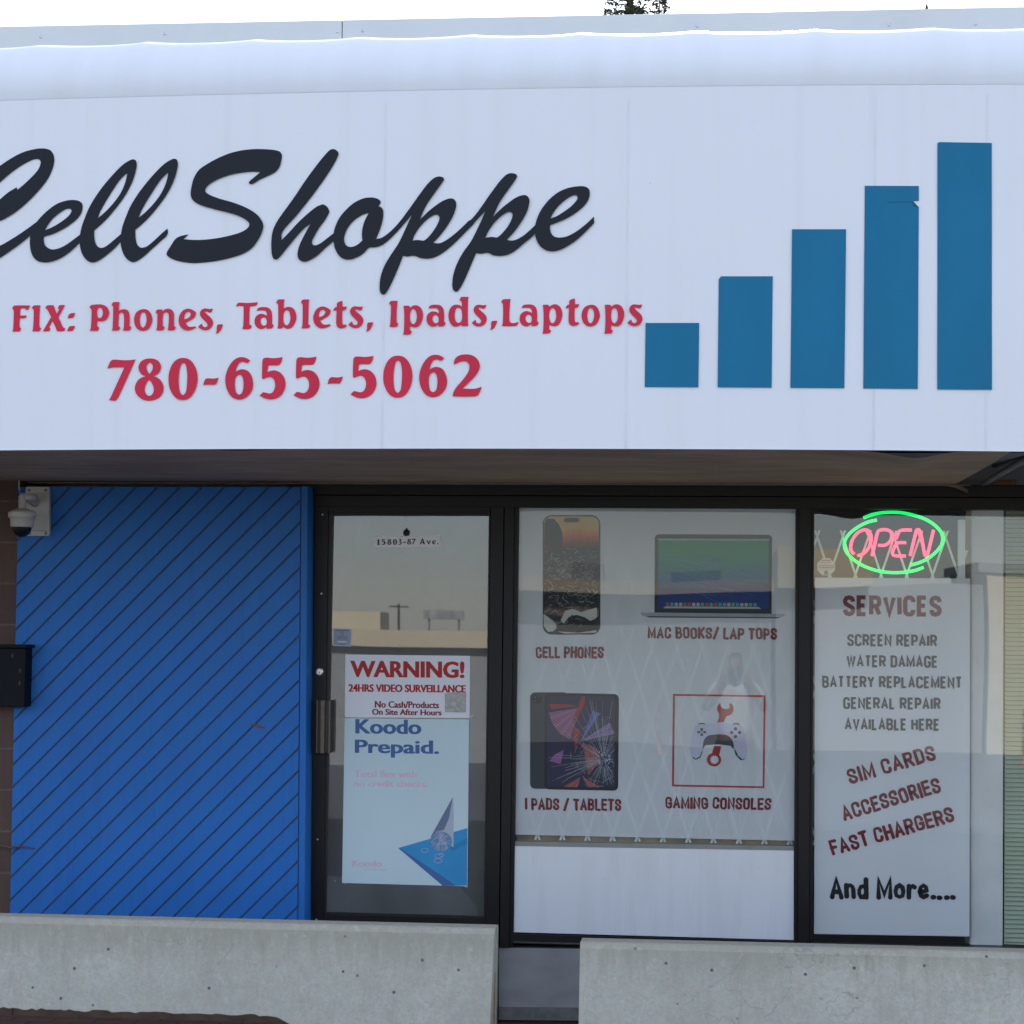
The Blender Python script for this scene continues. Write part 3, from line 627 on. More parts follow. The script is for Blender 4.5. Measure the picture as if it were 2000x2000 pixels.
# pull handle with flutes
mb = MB(); k = 700/1932
hx = [(615.5, 1366.5), (644, 1367), (645.5, 1470.5), (617, 1470)]
x0, x1 = U((618, 1400), -.075)[0], U((645, 1400), -.075)[0]; z1, z0 = U((630, 1368), -.075)[1], U((630, 1471), -.075)[1]
mb.box((x0, -.067, z0), (x1, -.030, z1), 1)
W_ = x1-x0
for a_, b_ in ((0, .1), (.3, .6), (.88, 1.0)): mb.box((x0+a_*W_, -.078, z0-.001), (x0+b_*W_, -.0672, z1+.001), 0)
mb.build('pull_handle', [M_HANDLE, M_HANDLE2], door, bevel=.0015)
mb = MB(); c = U((624.6, 1312), -.03); mb.lathe((c[0], -.03, c[1]), [(0, .016), (.013, .016), (.0155, .013), (.0185, .012), (.0195, 0)], 28, 0, 'y')
mb.box((c[0]-.0018, -.0475, c[1]-.010), (c[0]+.0018, -.0462, c[1]+.001), 1)
mb.lathe((c[0], -.0462, c[1]+.001), [(.0068, 0), (.0068, .0008), (.0058, .0008)], 16, 1, 'y')
mb.build('lock_cylinder', [M_CHROME, M_BRONZE2], door)
for p in ((630, 1005), (628, 1159.5), (620, 1639.5), (617.5, 1796)):
    mb = MB(); c = U(p, -.03); mb.lathe((c[0], -.03, c[1]), [(0, .003), (.003, .0028), (.0052, 0)], 12, 0, 'y'); mb.build('screw', M_CHROME, door)

# windows
mb = MB()
mb.pxprism([(994.5, 1823.5), (1557.5, 1838.5), (1557.5, 1858), (994.5, 1843)], -.022, .10)
w1 = mb.build('window', M_BRONZE, bld, bevel=.002)
mb = MB(); mb.pxprism([(1003, 1838.5), (1552, 1853.5), (1552, 1856.3), (1003, 1841.3)], -.03, -.0225); mb.build('sill_edge', M_SILVER, w1)
mb = MB(); mb.pxpoly([(1013, 988), (1555, 991), (1552, 1666), (1003, 1656)], .006); mb.build('glass', M_GLASSP, w1)
mb = MB(); mb.pxprism([(1004.8, 1652.5), (1550.2, 1661.5), (1550.2, 1836), (1003.4, 1820.6)], -.006, .012)
mb.pxprism([(1004.9, 1643.5), (1550.3, 1652.5), (1550.2, 1661), (1004.8, 1652)], -.0035, .012, 1)
mb.build('infill_panel', [M_PANELW, plain('ledge_metal', (.24, .24, .23), .5)], w1)
mb = MB()
mb.pxprism([(1580.5, 1842), (3300, 1884), (3300, 1906), (1580.5, 1861)], -.022, .10)
w2 = mb.build('window', M_BRONZE, bld, bevel=.002)
mb = MB(); mb.pxprism([(1587, 1855), (3300, 1897), (3300, 1900), (1587, 1858)], -.03, -.0225); mb.build('sill_edge', M_SILVER, w2)
mb = MB(); mb.pxpoly([(1589, 990), (3300, 1000), (3300, 1890), (1585, 1845)], .006); mb.build('glass', M_GLASS, w2)
# wall under the windows
mb = MB()
mb.pxprism([(974, 1851), (1556, 1859.5), (3300, 1907), (3300, 1990), (974, 1967)], -.012, .11)
mb.pxprism([(974, 1968), (3300, 1991), (3300, 2015), (974, 1992)], -.03, .11, 1)
b0 = U((974, 1993), -.005); b1 = U((3300, 2016), -.005)
mb.prism([b0, b1, (b1[0], GZ), (b0[0], GZ)], -.005, .11, 2)
mb.build('base_wall', [M_BASE, plain('ledge_concrete', (.13, .125, .115), .85, .25, 20), plain('dark_red_base', (.06, .025, .02), .85)], bld)
mb = MB(); a_, b_ = U((588, 1854), -.0), U((973.5, 1822), 0)
mb.box((a_[0], -.08, GZ), (b_[0], .12, b_[1]-.012)); mb.build('door_step', M_CONC, bld, bevel=.004)
# room behind the glass
rz0, rz1 = U((1000, 1856))[1], zs+.1
mb = MB(); x0, x1 = xp1-.1, XR
mb.add([(x0, 3.4, rz0), (x1, 3.4, rz0), (x1, 3.4, rz1), (x0, 3.4, rz1)], [(0, 1, 2, 3)])
mb.add([(x0, .13, rz0), (x0, 3.4, rz0), (x0, 3.4, rz1), (x0, .13, rz1)], [(0, 1, 2, 3)])
mb.add([(x1, .13, rz0), (x1, 3.4, rz0), (x1, 3.4, rz1), (x1, .13, rz1)], [(0, 1, 2, 3)])
mb.add([(x0, .13, rz1), (x0, 3.4, rz1), (x1, 3.4, rz1), (x1, .13, rz1)], [(0, 1, 2, 3)])
mb.build('room_wall', M_ROOM, bld)
mb = MB(); mb.add([(x0, .125, rz0), (x1, .125, rz0), (x1, 3.4, rz0), (x0, 3.4, rz0)], [(0, 1, 2, 3)]); mb.build('room_floor', M_ROOMF, bld)
mb = MB(); mb.pxprism([(1004, 1622), (1552, 1632), (1552, 1700), (1004, 1690)], .075, .12); mb.build('window_stool', plain('tan_wood', (.42, .32, .23), .7, .2, 8), w1)
# interior column beside the blind
mb = MB(); mb.prism([U(p, .06) for p in ((1897, 985), (1961, 985), (1959, 1858), (1894, 1856))], .06, .30)
mb.build('column', M_COLUMN, bld, bevel=.012)
# upper wall and parapet
mb = MB(); zt0 = U((1000, 34))[1]
mb.box((XL, .012, zs+.0), (XR, .30, zt0-.03)); mb.box((XL, 7.5, GZ), (XR, 7.8, zt0-.3)); mb.box((XL, .3, zt0-.5), (XR, 7.5, zt0-.4))
upper = mb.build('upper_wall', M_WALLG, bld)
mb = MB()
fl = [(-2600, 108), (668.6, 41.5), (669.8, 41.5), (4200, -31)]
for a_, b_ in (((-2600, 108.5), (668.5, 41.3)), ((670.0, 41.3), (4200, -31))):
    A, B = U(a_, 0), U(b_, 0)
    mb.box((A[0], -.012, zt0-.75), (B[0], .32, zt0))
mb.build('flashing', M_FLASH, upper, bevel=.003)
mb = MB(); A = U((669.2, 41.3), 0); mb.box((A[0]-.004, -.0075, zt0-.7), (A[0]+.004, .02, zt0-.004)); mb.build('joint', plain('joint_sealant', (.12, .11, .09), .8), upper)
for p in ((322, 66), (659, 61.5), (709, 60), (1361.5, 50.5), (1736, 48), (1905, 47), (80, 72)):
    mb = MB(); c = U(p, -.012); mb.lathe((c[0], -.012, c[1]), [(0, .006), (.005, .005), (.0095, 0)], 12, 0, 'y'); mb.build('rivet', M_CHROME, upper, smooth=True)
mb = MB(); c = U((1810, 14), 0); mb.lathe((c[0], .0, zt0), [(.012, 0), (.008, .004), (.004, .02), (0, .03)], 8); mb.build('cap_screw', M_BRONZE2, upper)

# ------------------------------------------------------------------ awning sign
awn = thing('awning_sign', 'long white box awning over the shopfront with black script lettering and five blue signal bars', 'awning')
AY = -2.15
def bow(px): return 1-((px-1000)/1000)**2
NX = 96
ribs = [-712, -509, -306, -103, 101, 304, 509, 713, 925, 1140, 1361, 1587, 1813, 2040, 2265, 2490, 2715, 2940, 3165]
pxs = sorted(set([-900+i*20 for i in range(200)])); pxs = [p for p in pxs if -900 <= p <= 3000]
RIBX = [U((p, 66), AY+.42)[0] for p in ribs]
def sagf(p):
    p = U((p, 500), AY)[0]
    for a_, b_ in zip(RIBX, RIBX[1:]):
        if a_ <= p <= b_:
            t = (p-a_)/(b_-a_); return (4*t*(1-t))**.7
    return 0
zb0 = U((1000, 876), AY)[1]; zseam = U((1000, 172), AY)[1]
cols = []
mb = MB()
xs = [U((p, 500), AY)[0] for p in pxs]
bows = [max(-.6, bow(p))*.009 for p in pxs]
rows = 12
for i, p in enumerate(pxs):
    zlo, zhi = zb0-.009+bows[i], zseam-.012+bows[i]*1.6
    for j in range(rows+1):
        t = j/rows; mb.v.append((xs[i], AY+.0015*math.sin(p*.013+j)*math.sin(math.pi*t), zlo+(zhi-zlo)*t))
for i in range(len(pxs)-1):
    for j in range(rows):
        a_ = i*(rows+1)+j; mb.f.append((a_, a_+rows+1, a_+rows+2, a_+1)); mb.m.append(0)
cover = mb.build('fabric_cover', M_VINYL, awn, smooth=True)
# hem along the bottom
mb = MB()
for i in range(len(pxs)-1):
    mb.add([(xs[i], AY-.003, zb0-.010+bows[i]), (xs[i+1], AY-.003, zb0-.010+bows[i+1]), (xs[i+1], AY+.02, zb0-.010+bows[i+1]), (xs[i], AY+.02, zb0-.010+bows[i])], [(0, 1, 2, 3)])
mb.build('bottom_hem', M_VINYL, awn)
# hood
mb = MB(); NJ = 16
zt = U((1000, 56), AY+.30)[1]
for i, p in enumerate(pxs):
    zl = zseam-.016+bows[i]*1.6; s_ = sagf(p)
    mb.v.append((xs[i], AY-.0012, zl))
    for j in range(NJ+1):
        t = j/NJ*math.pi/2
        yy = AY-.0025+(1-math.cos(t))*.62; zz = zl+.012+math.sin(t)*(zt-zl-.012)
        zz += .016-.0115*s_*math.sin(t)**2+bows[i]*1.0*math.sin(t); yy += .010*s_*math.sin(2*t)
        mb.v.append((xs[i], yy, zz))
    mb.v.append((xs[i], -.02, zt+.02))
R_ = NJ+3
for i in range(len(pxs)-1):
    for j in range(R_-1):
        a_ = i*R_+j; mb.f.append((a_, a_+R_, a_+R_+1, a_+1)); mb.m.append(0)
mb.build('hood', M_HOOD, awn, smooth=True)
# soffit board, sagging away from the front in two places
mb = MB(); xe = U((1905, 946))[0]
spx = [p for p in range(-900, 1995, 15)]
def gapf(p):
    g = .0
    g += .028*math.exp(-((p-1785)/75)**2)+.010*math.exp(-((p-470)/55)**2)+.006*math.exp(-((p-860)/50)**2)+.006*math.exp(-((p-1460)/40)**2)
    return g+.002*math.sin(p*.05)
zsb = U((1000, 943.5), -.06)[1]
sx_ = []
for p in spx:
    x = U((p, 900), AY)[0]
    if x > xe: break
    sx_.append((p, x))
NJ2 = 14
for p, x in sx_:
    zf = zb0-.009+max(-.6, bow(p))*.009+.004-gapf(p)
    for j in range(NJ2+1):
        t = j/NJ2
        mb.v.append((x, (AY+.03)*(1-t)-.06*t, zf+(zsb-zf)*t-.010*math.sin(math.pi*t)*(.5+.5*math.sin(p*.011))*(1-t)))
for i in range(len(sx_)-1):
    for j in range(NJ2):
        a_ = i*(NJ2+1)+j; mb.f.append((a_, a_+NJ2+1, a_+NJ2+2, a_+1)); mb.m.append(0)
x = sx_[-1][1]
mb.add([(x-.10, -.075, zsb+.002), (x+.02, -.08, zsb-.006), (x+.055, -.11, zsb-.03), (x+.05, -.12, zsb-.045), (x-.01, -.10, zsb-.018)], [(0, 1, 2, 3, 4)])
sof = mb.build('soffit_board', M_SOFFIT, awn, smooth=True)
mb = MB(); mb.tube([(XL, -.062, zsb-.004), (xe-.03, -.062, zsb-.004)], .004, 6); mb.build('edge_bead', plain('pale_bead', (.25, .23, .20), .6), sof)
# frame seen inside the open end and through the gap
mb = MB()
for p in ribs:
    if p < -700: continue
    x = U((p, 500), AY)[0]
    if x < xe+.05: mb.tube([(x, AY+.05, zb0+.05), (x, AY+.05, zseam)], .012, 6); continue
    mb.tube([(x, AY+.05, zb0+.03), (x, -.05, zb0+.03)], .014, 6); mb.tube([(x, AY+.05, zb0+.03), (x, AY+.05, zseam)], .014, 6)
    mb.tube([(x, AY+.4, zb0+.03), (x, -.05, zb0+.7)], .012, 6)
x = xe+.03
mb.tube([(x, AY+.06, zb0+.012), (x, -.06, zb0+.012)], .012, 6)
mb.tube([(x+.02, AY+.5, zb0+.05), (x+.28, -.03, zb0+.04)], .012, 6)
mb.tube([(x+.3, AY+.06, zb0+.08), (x+.05, -.03, zb0+.10)], .010, 6)
mb.build('frame_tube', M_GREYTUBE, awn, smooth=True)
mb = MB(); mb.box((x+.0, -.16, zsb-.008), (x+.14, -.145, zsb+.016)); mb.box((x+.01, -.145, zsb+.002), (x+.13, -.06, zsb+.007)); mb.tube([(x, AY+.06, zb0+.03), (x-.01, -.3, zb0+.02)], .004, 6)
mb.build('rusty_bracket', M_RUST, awn)
mb = MB(); c = (x+.05, -.2, zsb+.02); mb.tube([c, (c[0]-.004, c[1], c[2]+.035)], .006, 8); mb.build('bolt', M_CHROME, awn)
mb = MB(); mb.add([(XL, AY+.06, zb0+.10), (xe+2.5, AY+.06, zb0+.10), (xe+2.5, -.03, zb0+.16), (XL, -.03, zb0+.16)], [(0, 1, 2, 3)]); mb.build('dark_inside_sheet', M_NAVYIN, awn)  # dark navy sheet stands in for the shade inside the awning
# faint seams where the ribs press through the cover
M_SEAM = plain('dusty_seam', (.80, .78, .79), .6)
for p in (750, 1225, 1708, 1927):
    x = U((p, 500), AY)[0]; mb = MB(); mb.add([(x-.0025, AY-.0022, zb0), (x+.0025, AY-.0022, zb0), (x+.0015, AY-.0022, zseam-.05), (x-.0015, AY-.0022, zseam-.05)], [(0, 1, 2, 3)])
    mb.build('seam', M_SEAM, awn)
# lettering and bars
LY = AY-.004
mb = MB()
for i, loops in enumerate(SCRIPT):
    y = LY-.0003*i
    fill_loops(mb, [[U(p, y) for p in smooth_loop(trace(s))] for s in loops], y)
mb.build('shop_name_lettering', M_BLACKV, awn)
mb = MB()
for ch, off in (('F', (0, 0)), ('I', (0, 0)), ('X', (0, 0)), (':', (0, 0)), ('P', (0, 0)), ('h', (0, 0)), ('o', (0, 0)), ('n', (0, 0)), ('e', (0, 0)), ('s', (0, 0)), (',', (0, 0)),
                ('T', (0, 0)), ('a', (0, 0)), ('b', (0, 0)), ('l', (0, 0)), ('e', (262.9, -4.2)), ('t', (0, 0)), ('s', (293.3, -4.2)), (',', (293.5, -3.9)),
                ('I', (697.7, -8.8)), ('p', (0, 0)), ('a', (335.8, -4.7)), ('d', (0, 0)), ('s', (534.5, -7.3)), (',', (535.8, -6.9)),
                ('L', (0, 0)), ('a', (517.6, -5.2)), ('p', (272.1, -1.9)), ('t', (453.9, -4.7)), ('o', (874.2, -8.5)), ('p', (392.9, -1.9)), ('s', (838.6, -8))):
    glyph(mb, ch, LY, off)
    if ch in ':,': mb.build('service_word', M_REDV, awn); mb = MB()
mb.build('service_word', M_REDV, awn)
mb = MB()
for ch, off in (('7', (0, 0)), ('8', (0, 0)), ('0', (0, 0)), ('-', (0, 0)), ('6', (0, 0)), ('5', (-177.6, 2.3)), ('5', (-111.3, 1.5)), ('-', (243, -2.2)), ('5', (0, 0)), ('0', (419.6, -4.5)), ('6', (378.8, -4.7)), ('2', (0, 0))):
    glyph(mb, ch, LY, off)
mb.build('phone_number_lettering', M_REDV, awn)
k = 800/1932
Z3 = lambda *a: [(1200+x*k, y*k) for x, y in a]
bars = [Z3((147, 1523), (400, 1523), (396, 1826), (143, 1825)), Z3((492, 1317), (503, 1303), (747, 1303), (742, 1828), (487, 1826)),
        Z3((838, 1081), (1093, 1081), (1085, 1831), (830, 1829)),
        Z3((1181, 876), (1436, 877), (1436, 946), (1408, 948), (1436, 977), (1431, 1834), (1174, 1832)),
        Z3((1524, 676), (1531, 670), (1780, 674), (1781, 1838), (1523, 1836))]
for i, b_ in enumerate(bars):
    mb = MB(); mb.pxprism(b_, LY, LY+.0025)
    if i == 3:
        mb.pxpoly(Z3((1409, 949), (1436, 978), (1414, 974), (1405, 958)), LY-.0015, 1)
        mb.pxpoly(Z3((1290, 952), (1400, 949), (1400, 952), (1290, 955)), LY-.0008, 1)
    mb.build('signal_bar', [M_BLUEV, M_BLUEV2], awn)

# ------------------------------------------------------------------ things on the wall
k = 160/552
Z9 = lambda x, y: (x*k, 920+y*k)
sc_t = thing('security_camera', 'white dome surveillance camera on a wall bracket at the top left of the blue wall', 'camera')
mb = MB()
q = [Z9(172, 105), Z9(332, 105), Z9(332, 437), Z9(172, 437)]
y0 = -.19
mb.pxprism([Z9(172, 112), Z9(180, 105), Z9(325, 105), Z9(332, 112), Z9(332, 430), Z9(325, 437), Z9(180, 437), Z9(172, 430)], y0, -.1715)
mb.pxprism([Z9(200, 150), Z9(330, 150), Z9(330, 402), Z9(200, 402)], y0-.03, y0-.0005)
mb.build('wall_plate', M_WHITE, sc_t, bevel=.003)
for p in (Z9(195, 128), Z9(308, 128), Z9(198, 420), Z9(308, 420)):
    mb = MB(); c = U(p, y0); mb.lathe((c[0], y0, c[1]), [(0, .004), (.006, .004), (.008, 0)], 12, 0, 'y'); mb.build('bolt', M_GREYTUBE, sc_t)
yc = -.40
pc = U(Z9(150, 260), yc)
mb = MB(); c1 = U(Z9(240, 215), y0-.03)
mb.tube([(c1[0], y0-.03, c1[1]), (c1[0]-.02, y0-.09, c1[1]+.02), (pc[0]+.035, yc+.05, pc[1]+.062), (pc[0], yc, pc[1]+.06)], [.022, .021, .019, .018], 14)
mb.lathe((pc[0], yc, pc[1]), [(0, .075), (.014, .072), (.0185, .06), (.0185, .008), (.022, .006)], 24)
mb.build('arm', M_WHITE, sc_t, smooth=True)
r = U(Z9(240, 280), yc)[0]-pc[0]
mb = MB(); mb.lathe((pc[0], yc, pc[1]), [(.02, .006), (r*.72, -.004), (r*.98, -.012), (r, -.018), (r, -.036), (r*.93, -.04), (r*.86, -.042), (r*.83, -.078), (r*.78, -.083), (r*.7, -.083)], 36)
mb.build('housing', M_WHITE, sc_t, smooth=True)
mb = MB(); mb.lathe((pc[0], yc, pc[1]), [(r*.70, -.083), (r*.68, -.098), (r*.5, -.117), (r*.26, -.128), (0, -.131)], 28); mb.build('dome', M_DARKDOME, sc_t, smooth=True)
mb = MB(); c = U(Z9(125, 150), -.19); mb.tube([(c[0], -.165, c[1]), (c[0]-.005, -.17, c[1]+.03), (c[0]-.005, -.17, c[1]+.08)], .0035, 6); mb.build('cable', M_WHITE, sc_t)

mbx = thing('mailbox', 'dark navy wall mailbox fixed to the brown block pier', 'mailbox')
mb = MB(); mb.pxprism([(-90, 1266), (50, 1266), (47.5, 1381), (-92, 1381)], -.27, -.162); mb.build('box', M_NAVY, mbx, bevel=.004)
mb = MB(); mb.pxprism([(-93, 1259), (53, 1259), (53, 1265.5), (-93, 1265.5)], -.285, -.162); mb.build('lid', M_NAVY, mbx, bevel=.003)
for p in ((24, 1281), (39, 1310), (38, 1335)):
    mb = MB(); c = U(p, -.2702); mb.add([(c[0]-.006, -.2705, c[1]), (c[0], -.2705, c[1]-.012), (c[0]+.007, -.2705, c[1]+.002), (c[0]+.001, -.2705, c[1]+.014)], [(0, 1, 2, 3)]); mb.build('pale_patch', plain('grey_patch', (.035, .04, .055), .7), mbx)  # small paler diamonds on the front of the box
mb = MB(); pts = []
for i, (px, py) in enumerate(((-40, 1648), (0, 1650), (22, 1655), (40, 1653), (66, 1658))):
    c = U((px, py), -.19); pts.append((c[0], -.185-.012*math.sin(i), c[1]))
mb.tube(pts, [.006, .005, .006, .004, .002], 6)
tag(mb.build('twig', plain('dry_twig', (.12, .09, .07), .9), smooth=True), 'thin dry brown twig lodged across the pier edge low on the left', 'twig')

# ------------------------------------------------------------------ security gate behind the glass
gate = thing('security_gate', 'white folding lattice security gate standing behind the shop windows', 'gate')
mb = MB(); GY = .045
pitch_x = 49.0; zt_g = U((1300, 1034), GY)[1]; zb_g = U((1300, 1645), GY)[1]
xa, xb = U((1008, 1300), GY)[0], U((1888, 1300), GY)[0]
step = 49*10.345/4200; hh = (zt_g-zb_g)
slope = (24.5)/(73.0)
run = hh*slope
x = xa-run
i = 0
while x < xb:
    for sgn, yo in ((1, 0), (-1, .006)):
        a0, a1 = (x, zb_g), (x+run, zt_g)
        if sgn < 0: a0, a1 = (x+run, zb_g), (x, zt_g)
        # trim to the gate's ends
        def cut(p, q_):
            out = []
            for s_ in (p, q_): out.append(s_)
            (xa_, za_), (xb_, zb_) = out
            if xa_ > xb_: (xa_, za_), (xb_, zb_) = (xb_, zb_), (xa_, za_)
            if xb_ < xa or xa_ > xb: return None
            if xa_ < xa: t = (xa-xa_)/(xb_-xa_); za_ += (zb_-za_)*t; xa_ = xa
            if xb_ > xb: t = (xb-xa_)/(xb_-xa_); zb_ = za_+(zb_-za_)*t; xb_ = xb
            return (xa_, za_), (xb_, zb_)
        cc = cut(a0, a1)
        if cc and abs(cc[0][1]-cc[1][1]) > .05:
            (p0x, p0z), (p1x, p1z) = cc
            w_ = .0055
            mb.prism([(p0x-w_, p0z), (p0x+w_, p0z), (p1x+w_, p1z), (p1x-w_, p1z)], GY+yo, GY+yo+.004)
    x += step
mb.build('lattice', M_WHITE2, gate)
mb = MB()
for pxa in (1877,):
    c = U((pxa, 1300), GY)[0]; mb.box((c-.017, GY-.012, zb_g-.05), (c+.017, GY+.02, U((1877, 1015), GY)[1]))
mb.build('end_post', M_WHITE2, gate, bevel=.003)

# ------------------------------------------------------------------ window poster with four pictures
PYP = .012
wp = thing('window_poster', 'large pale poster behind the wide window showing a phone, laptop, tablet and game controller', 'poster')
mb = MB(); mb.pxpoly([(1012, 989), (1554, 991.5), (1551, 1642), (1005, 1630)], PYP); mb.build('sheet', M_POSTER, wp)
IY = PYP-.0012
# phone picture
m = Mat('phone_screen_print', (.5, .3, .1), .5, spec=.2)
ge = m.n('ShaderNodeNewGeometry'); sx = m.n('ShaderNodeSeparateXYZ'); m.l(ge.outputs['Position'], sx.inputs[0])
zt_, zb_ = U((1115, 1009), IY)[1], U((1115, 1236), IY)[1]
mr = m.n('ShaderNodeMapRange'); m.l(sx.outputs['Z'], mr.inputs[0]); mr.inputs[1].default_value = zt_; mr.inputs[2].default_value = zb_
nz = m.noise(9, m.pos((1, 1, .25)), 4, .6); ma = m.n('ShaderNodeMath', operation='MULTIPLY_ADD'); m.l(nz, ma.inputs[0]); ma.inputs[1].default_value = .22; m.l(mr.outputs[0], ma.inputs[2])
m.color(m.ramp(ma.outputs[0], [(.12, (.62, .42, .10)), (.22, (.62, .34, .07)), (.29, (.55, .10, .015)), (.35, (.22, .03, .01)), (.40, (.018, .018, .022)), (.88, (.020, .020, .024)), (.93, (.22, .13, .09)), (.97, (.03, .03, .03))]))
M_PHONE = m.m
M_BEZ = ink('picture_bezel', (.035, .04, .048)); M_CRK = ink('crack_print', (.42, .42, .43)); M_SHARD = ink('shard_print', (.55, .52, .45)); M_DKP = ink('dark_print', (.015, .015, .018))
mats = [M_BEZ, M_PHONE, M_DKP, M_CRK, M_SHARD]
mb = MB()
mb.pxpoly(px2('P', rrect(258, 148, 620, 900, 55)), IY, 0)
mb.pxpoly(px2('P', rrect(266, 157, 610, 892, 46)), IY-.0004, 1)
mb.pxpoly(px2('P', [(285, 168), (330, 172), (358, 205), (378, 250), (385, 300), (380, 350), (350, 362), (300, 350), (268, 335), (268, 200)]), IY-.0008, 2)
mb.pxpoly(px2('P', rrect(390, 165, 488, 194, 14)), IY-.0009, 2)
mb.pxpoly(px2('P', [(262, 770), (300, 795), (340, 830), (345, 860), (320, 880), (290, 882), (264, 845)]), IY-.0009, 4)
mb.pxpoly(px2('P', [(370, 810), (400, 750), (445, 738), (500, 760), (540, 745), (598, 730), (600, 790), (560, 815), (520, 790), (470, 775), (420, 790), (390, 830)]), IY-.0008, 4)
mb.pxpoly(px2('P', [(390, 850), (440, 775), (500, 800), (530, 825), (590, 800), (602, 850), (560, 880), (480, 885)]), IY-.0010, 2)
mb.pxpoly(px2('P', [(350, 880), (480, 888), (600, 872), (590, 888), (400, 893)]), IY-.0011, 4)
r3 = random.Random(5)
for i in range(340):
    cx, cy = r3.uniform(268, 604), r3.triangular(340, 880, 480); a0 = r3.uniform(0, math.pi); L = r3.uniform(4, 22)
    pts = [(cx, cy)]
    for s_ in range(r3.choice((1, 2, 3))):
        a0 += r3.uniform(-.8, .8); cx += math.cos(a0)*L; cy += math.sin(a0)*L*.8; pts.append((min(606, max(266, cx)), cy))
    ribbon(mb, [U(p, IY-.0012) for p in px2('P', pts)], r3.uniform(.0005, .0019), IY-.0012-.000004*i, 3)
mb.build('phone_picture', mats, wp)
# laptop picture
m = Mat('laptop_screen_print', (.1, .3, .2), .5, spec=.2)
ge = m.n('ShaderNodeNewGeometry'); sx = m.n('ShaderNodeSeparateXYZ'); m.l(ge.outputs['Position'], sx.inputs[0])
zt_, zb_ = U((1395, 1052), IY)[1], U((1395, 1188), IY)[1]
mr = m.n('ShaderNodeMapRange'); m.l(sx.outputs['Z'], mr.inputs[0]); mr.inputs[1].default_value = zt_; mr.inputs[2].default_value = zb_
nz = m.noise(5, m.pos((1, 1, 6), (0, -.45, 0)), 5, .6); ma = m.n('ShaderNodeMath', operation='MULTIPLY_ADD'); m.l(nz, ma.inputs[0]); ma.inputs[1].default_value = .5; m.l(mr.outputs[0], ma.inputs[2])
m.color(m.ramp(ma.outputs[0], [(.18, (.02, .24, .10)), (.45, (.03, .27, .12)), (.62, (.02, .20, .17)), (.84, (.015, .12, .25)), (1.0, (.02, .05, .20))]))
mats = [ink('laptop_bezel', (.035, .037, .042)), m.m, ink('laptop_silver', (.36, .37, .38)), ink('laptop_shadow', (.07, .08, .09)), ink('menu_bar_print', (.40, .46, .42)),
        ink('icon_a', (.10, .30, .45)), ink('icon_b', (.45, .42, .38)), ink('icon_c', (.45, .10, .06)), ink('icon_d', (.15, .35, .20)), ink('streak_print', (.10, .22, .34))]
mb = MB()
mb.pxpoly(px2('P', [(963, 290), (970, 275), (985, 268), (1680, 272), (1695, 280), (1700, 295), (1697, 770), (960, 765)]), IY, 0)
mb.pxpoly(px2('P', [(985, 297), (1680, 300), (1677, 738), (983, 735)]), IY-.0004, 1)
mb.pxpoly(px2('P', [(985, 296), (1680, 299), (1680, 309), (985, 306)]), IY-.0007, 4)
for i in range(26):
    x0 = r3.uniform(985, 1400); y0_ = r3.uniform(400, 640); L = r3.uniform(120, 330); sl_ = r3.uniform(.1, .45)
    x1_ = min(1675, x0+L)
    ribbon(mb, [U(p, IY) for p in px2('P', [(x0, y0_), ((x0+x1_)/2, y0_+(x1_-x0)*sl_*.6), (x1_, min(700, y0_+(x1_-x0)*sl_))])], r3.uniform(.0006, .0016), IY-.0009-.000004*i, 9)
mb.pxpoly(px2('P', [(1030, 722), (1615, 726), (1632, 738), (1015, 734)]), IY-.0012, 4)
for i in range(21):
    cx = 1042+i*27.5; mb.pxpoly(px2('P', rrect(cx-10, 698+i*.15, cx+11, 720+i*.15, 8, 3)), IY-.0015, r3.choice((5, 6, 6, 7, 8, 5)))
mb.pxpoly(px2('P', [(872, 760), (1780, 770), (1778, 782), (1740, 795), (920, 788), (878, 778)]), IY-.0013, 2)
mb.pxpoly(px2('P', [(900, 783), (1755, 791), (1735, 798), (930, 792)]), IY-.0016, 3)
mb.build('laptop_picture', mats, wp)
# tablet picture
cols_ = [(.035, .04, .05), (.010, .010, .014), (.02, .02, .06), (.45, .12, .15), (.30, .10, .28), (.28, .20, .42), (.10, .14, .45), (.40, .10, .05), (.33, .02, .03), (.38, .38, .42), (.06, .065, .08)]
mats = [ink('tablet_print_%s' % nm, c_) for nm, c_ in zip(('back', 'bezel', 'screen', 'coral', 'plum', 'lilac', 'blue', 'orange', 'crimson', 'crack', 'edge'), cols_)]
mb = MB()
mb.pxpoly(px2('Q', rrect(178, 168, 420, 775, 32)), IY, 0)
mb.pxpoly(px2('Q', rrect(192, 182, 250, 237, 14)), IY-.0004, 1)
for c_ in ((208, 200), (236, 192), (210, 222)): mb.pxpoly(px2('Q', rrect(c_[0]-7, c_[1]-7, c_[0]+7, c_[1]+7, 7)), IY-.0008, 10)
mb.pxpoly(px2('Q', [(x_+(y_-480)*-.008, y_+(x_-270)*.02) for x_, y_ in rrect(270, 170, 734, 778, 30)]), IY-.0010, 1)
mb.pxpoly(px2('Q', rrect(282, 190, 712, 762, 18)), IY-.0013, 2)
yy = IY-.0016
def fan(c_, pts, mats_, split=7):
    global yy
    pts = [np.array(p, float) for p in pts]; n_ = len(pts)-1; tt = 0
    for i in range(n_):
        for j in range(split):
            a_, b_ = pts[i]+(pts[i+1]-pts[i])*j/split, pts[i]+(pts[i+1]-pts[i])*(j+.78)/split
            mb.pxpoly(px2('Q', [c_, tuple(a_), tuple(b_)]), yy, mats_[(tt+j) % len(mats_)])
        tt += 1
    yy -= .0003
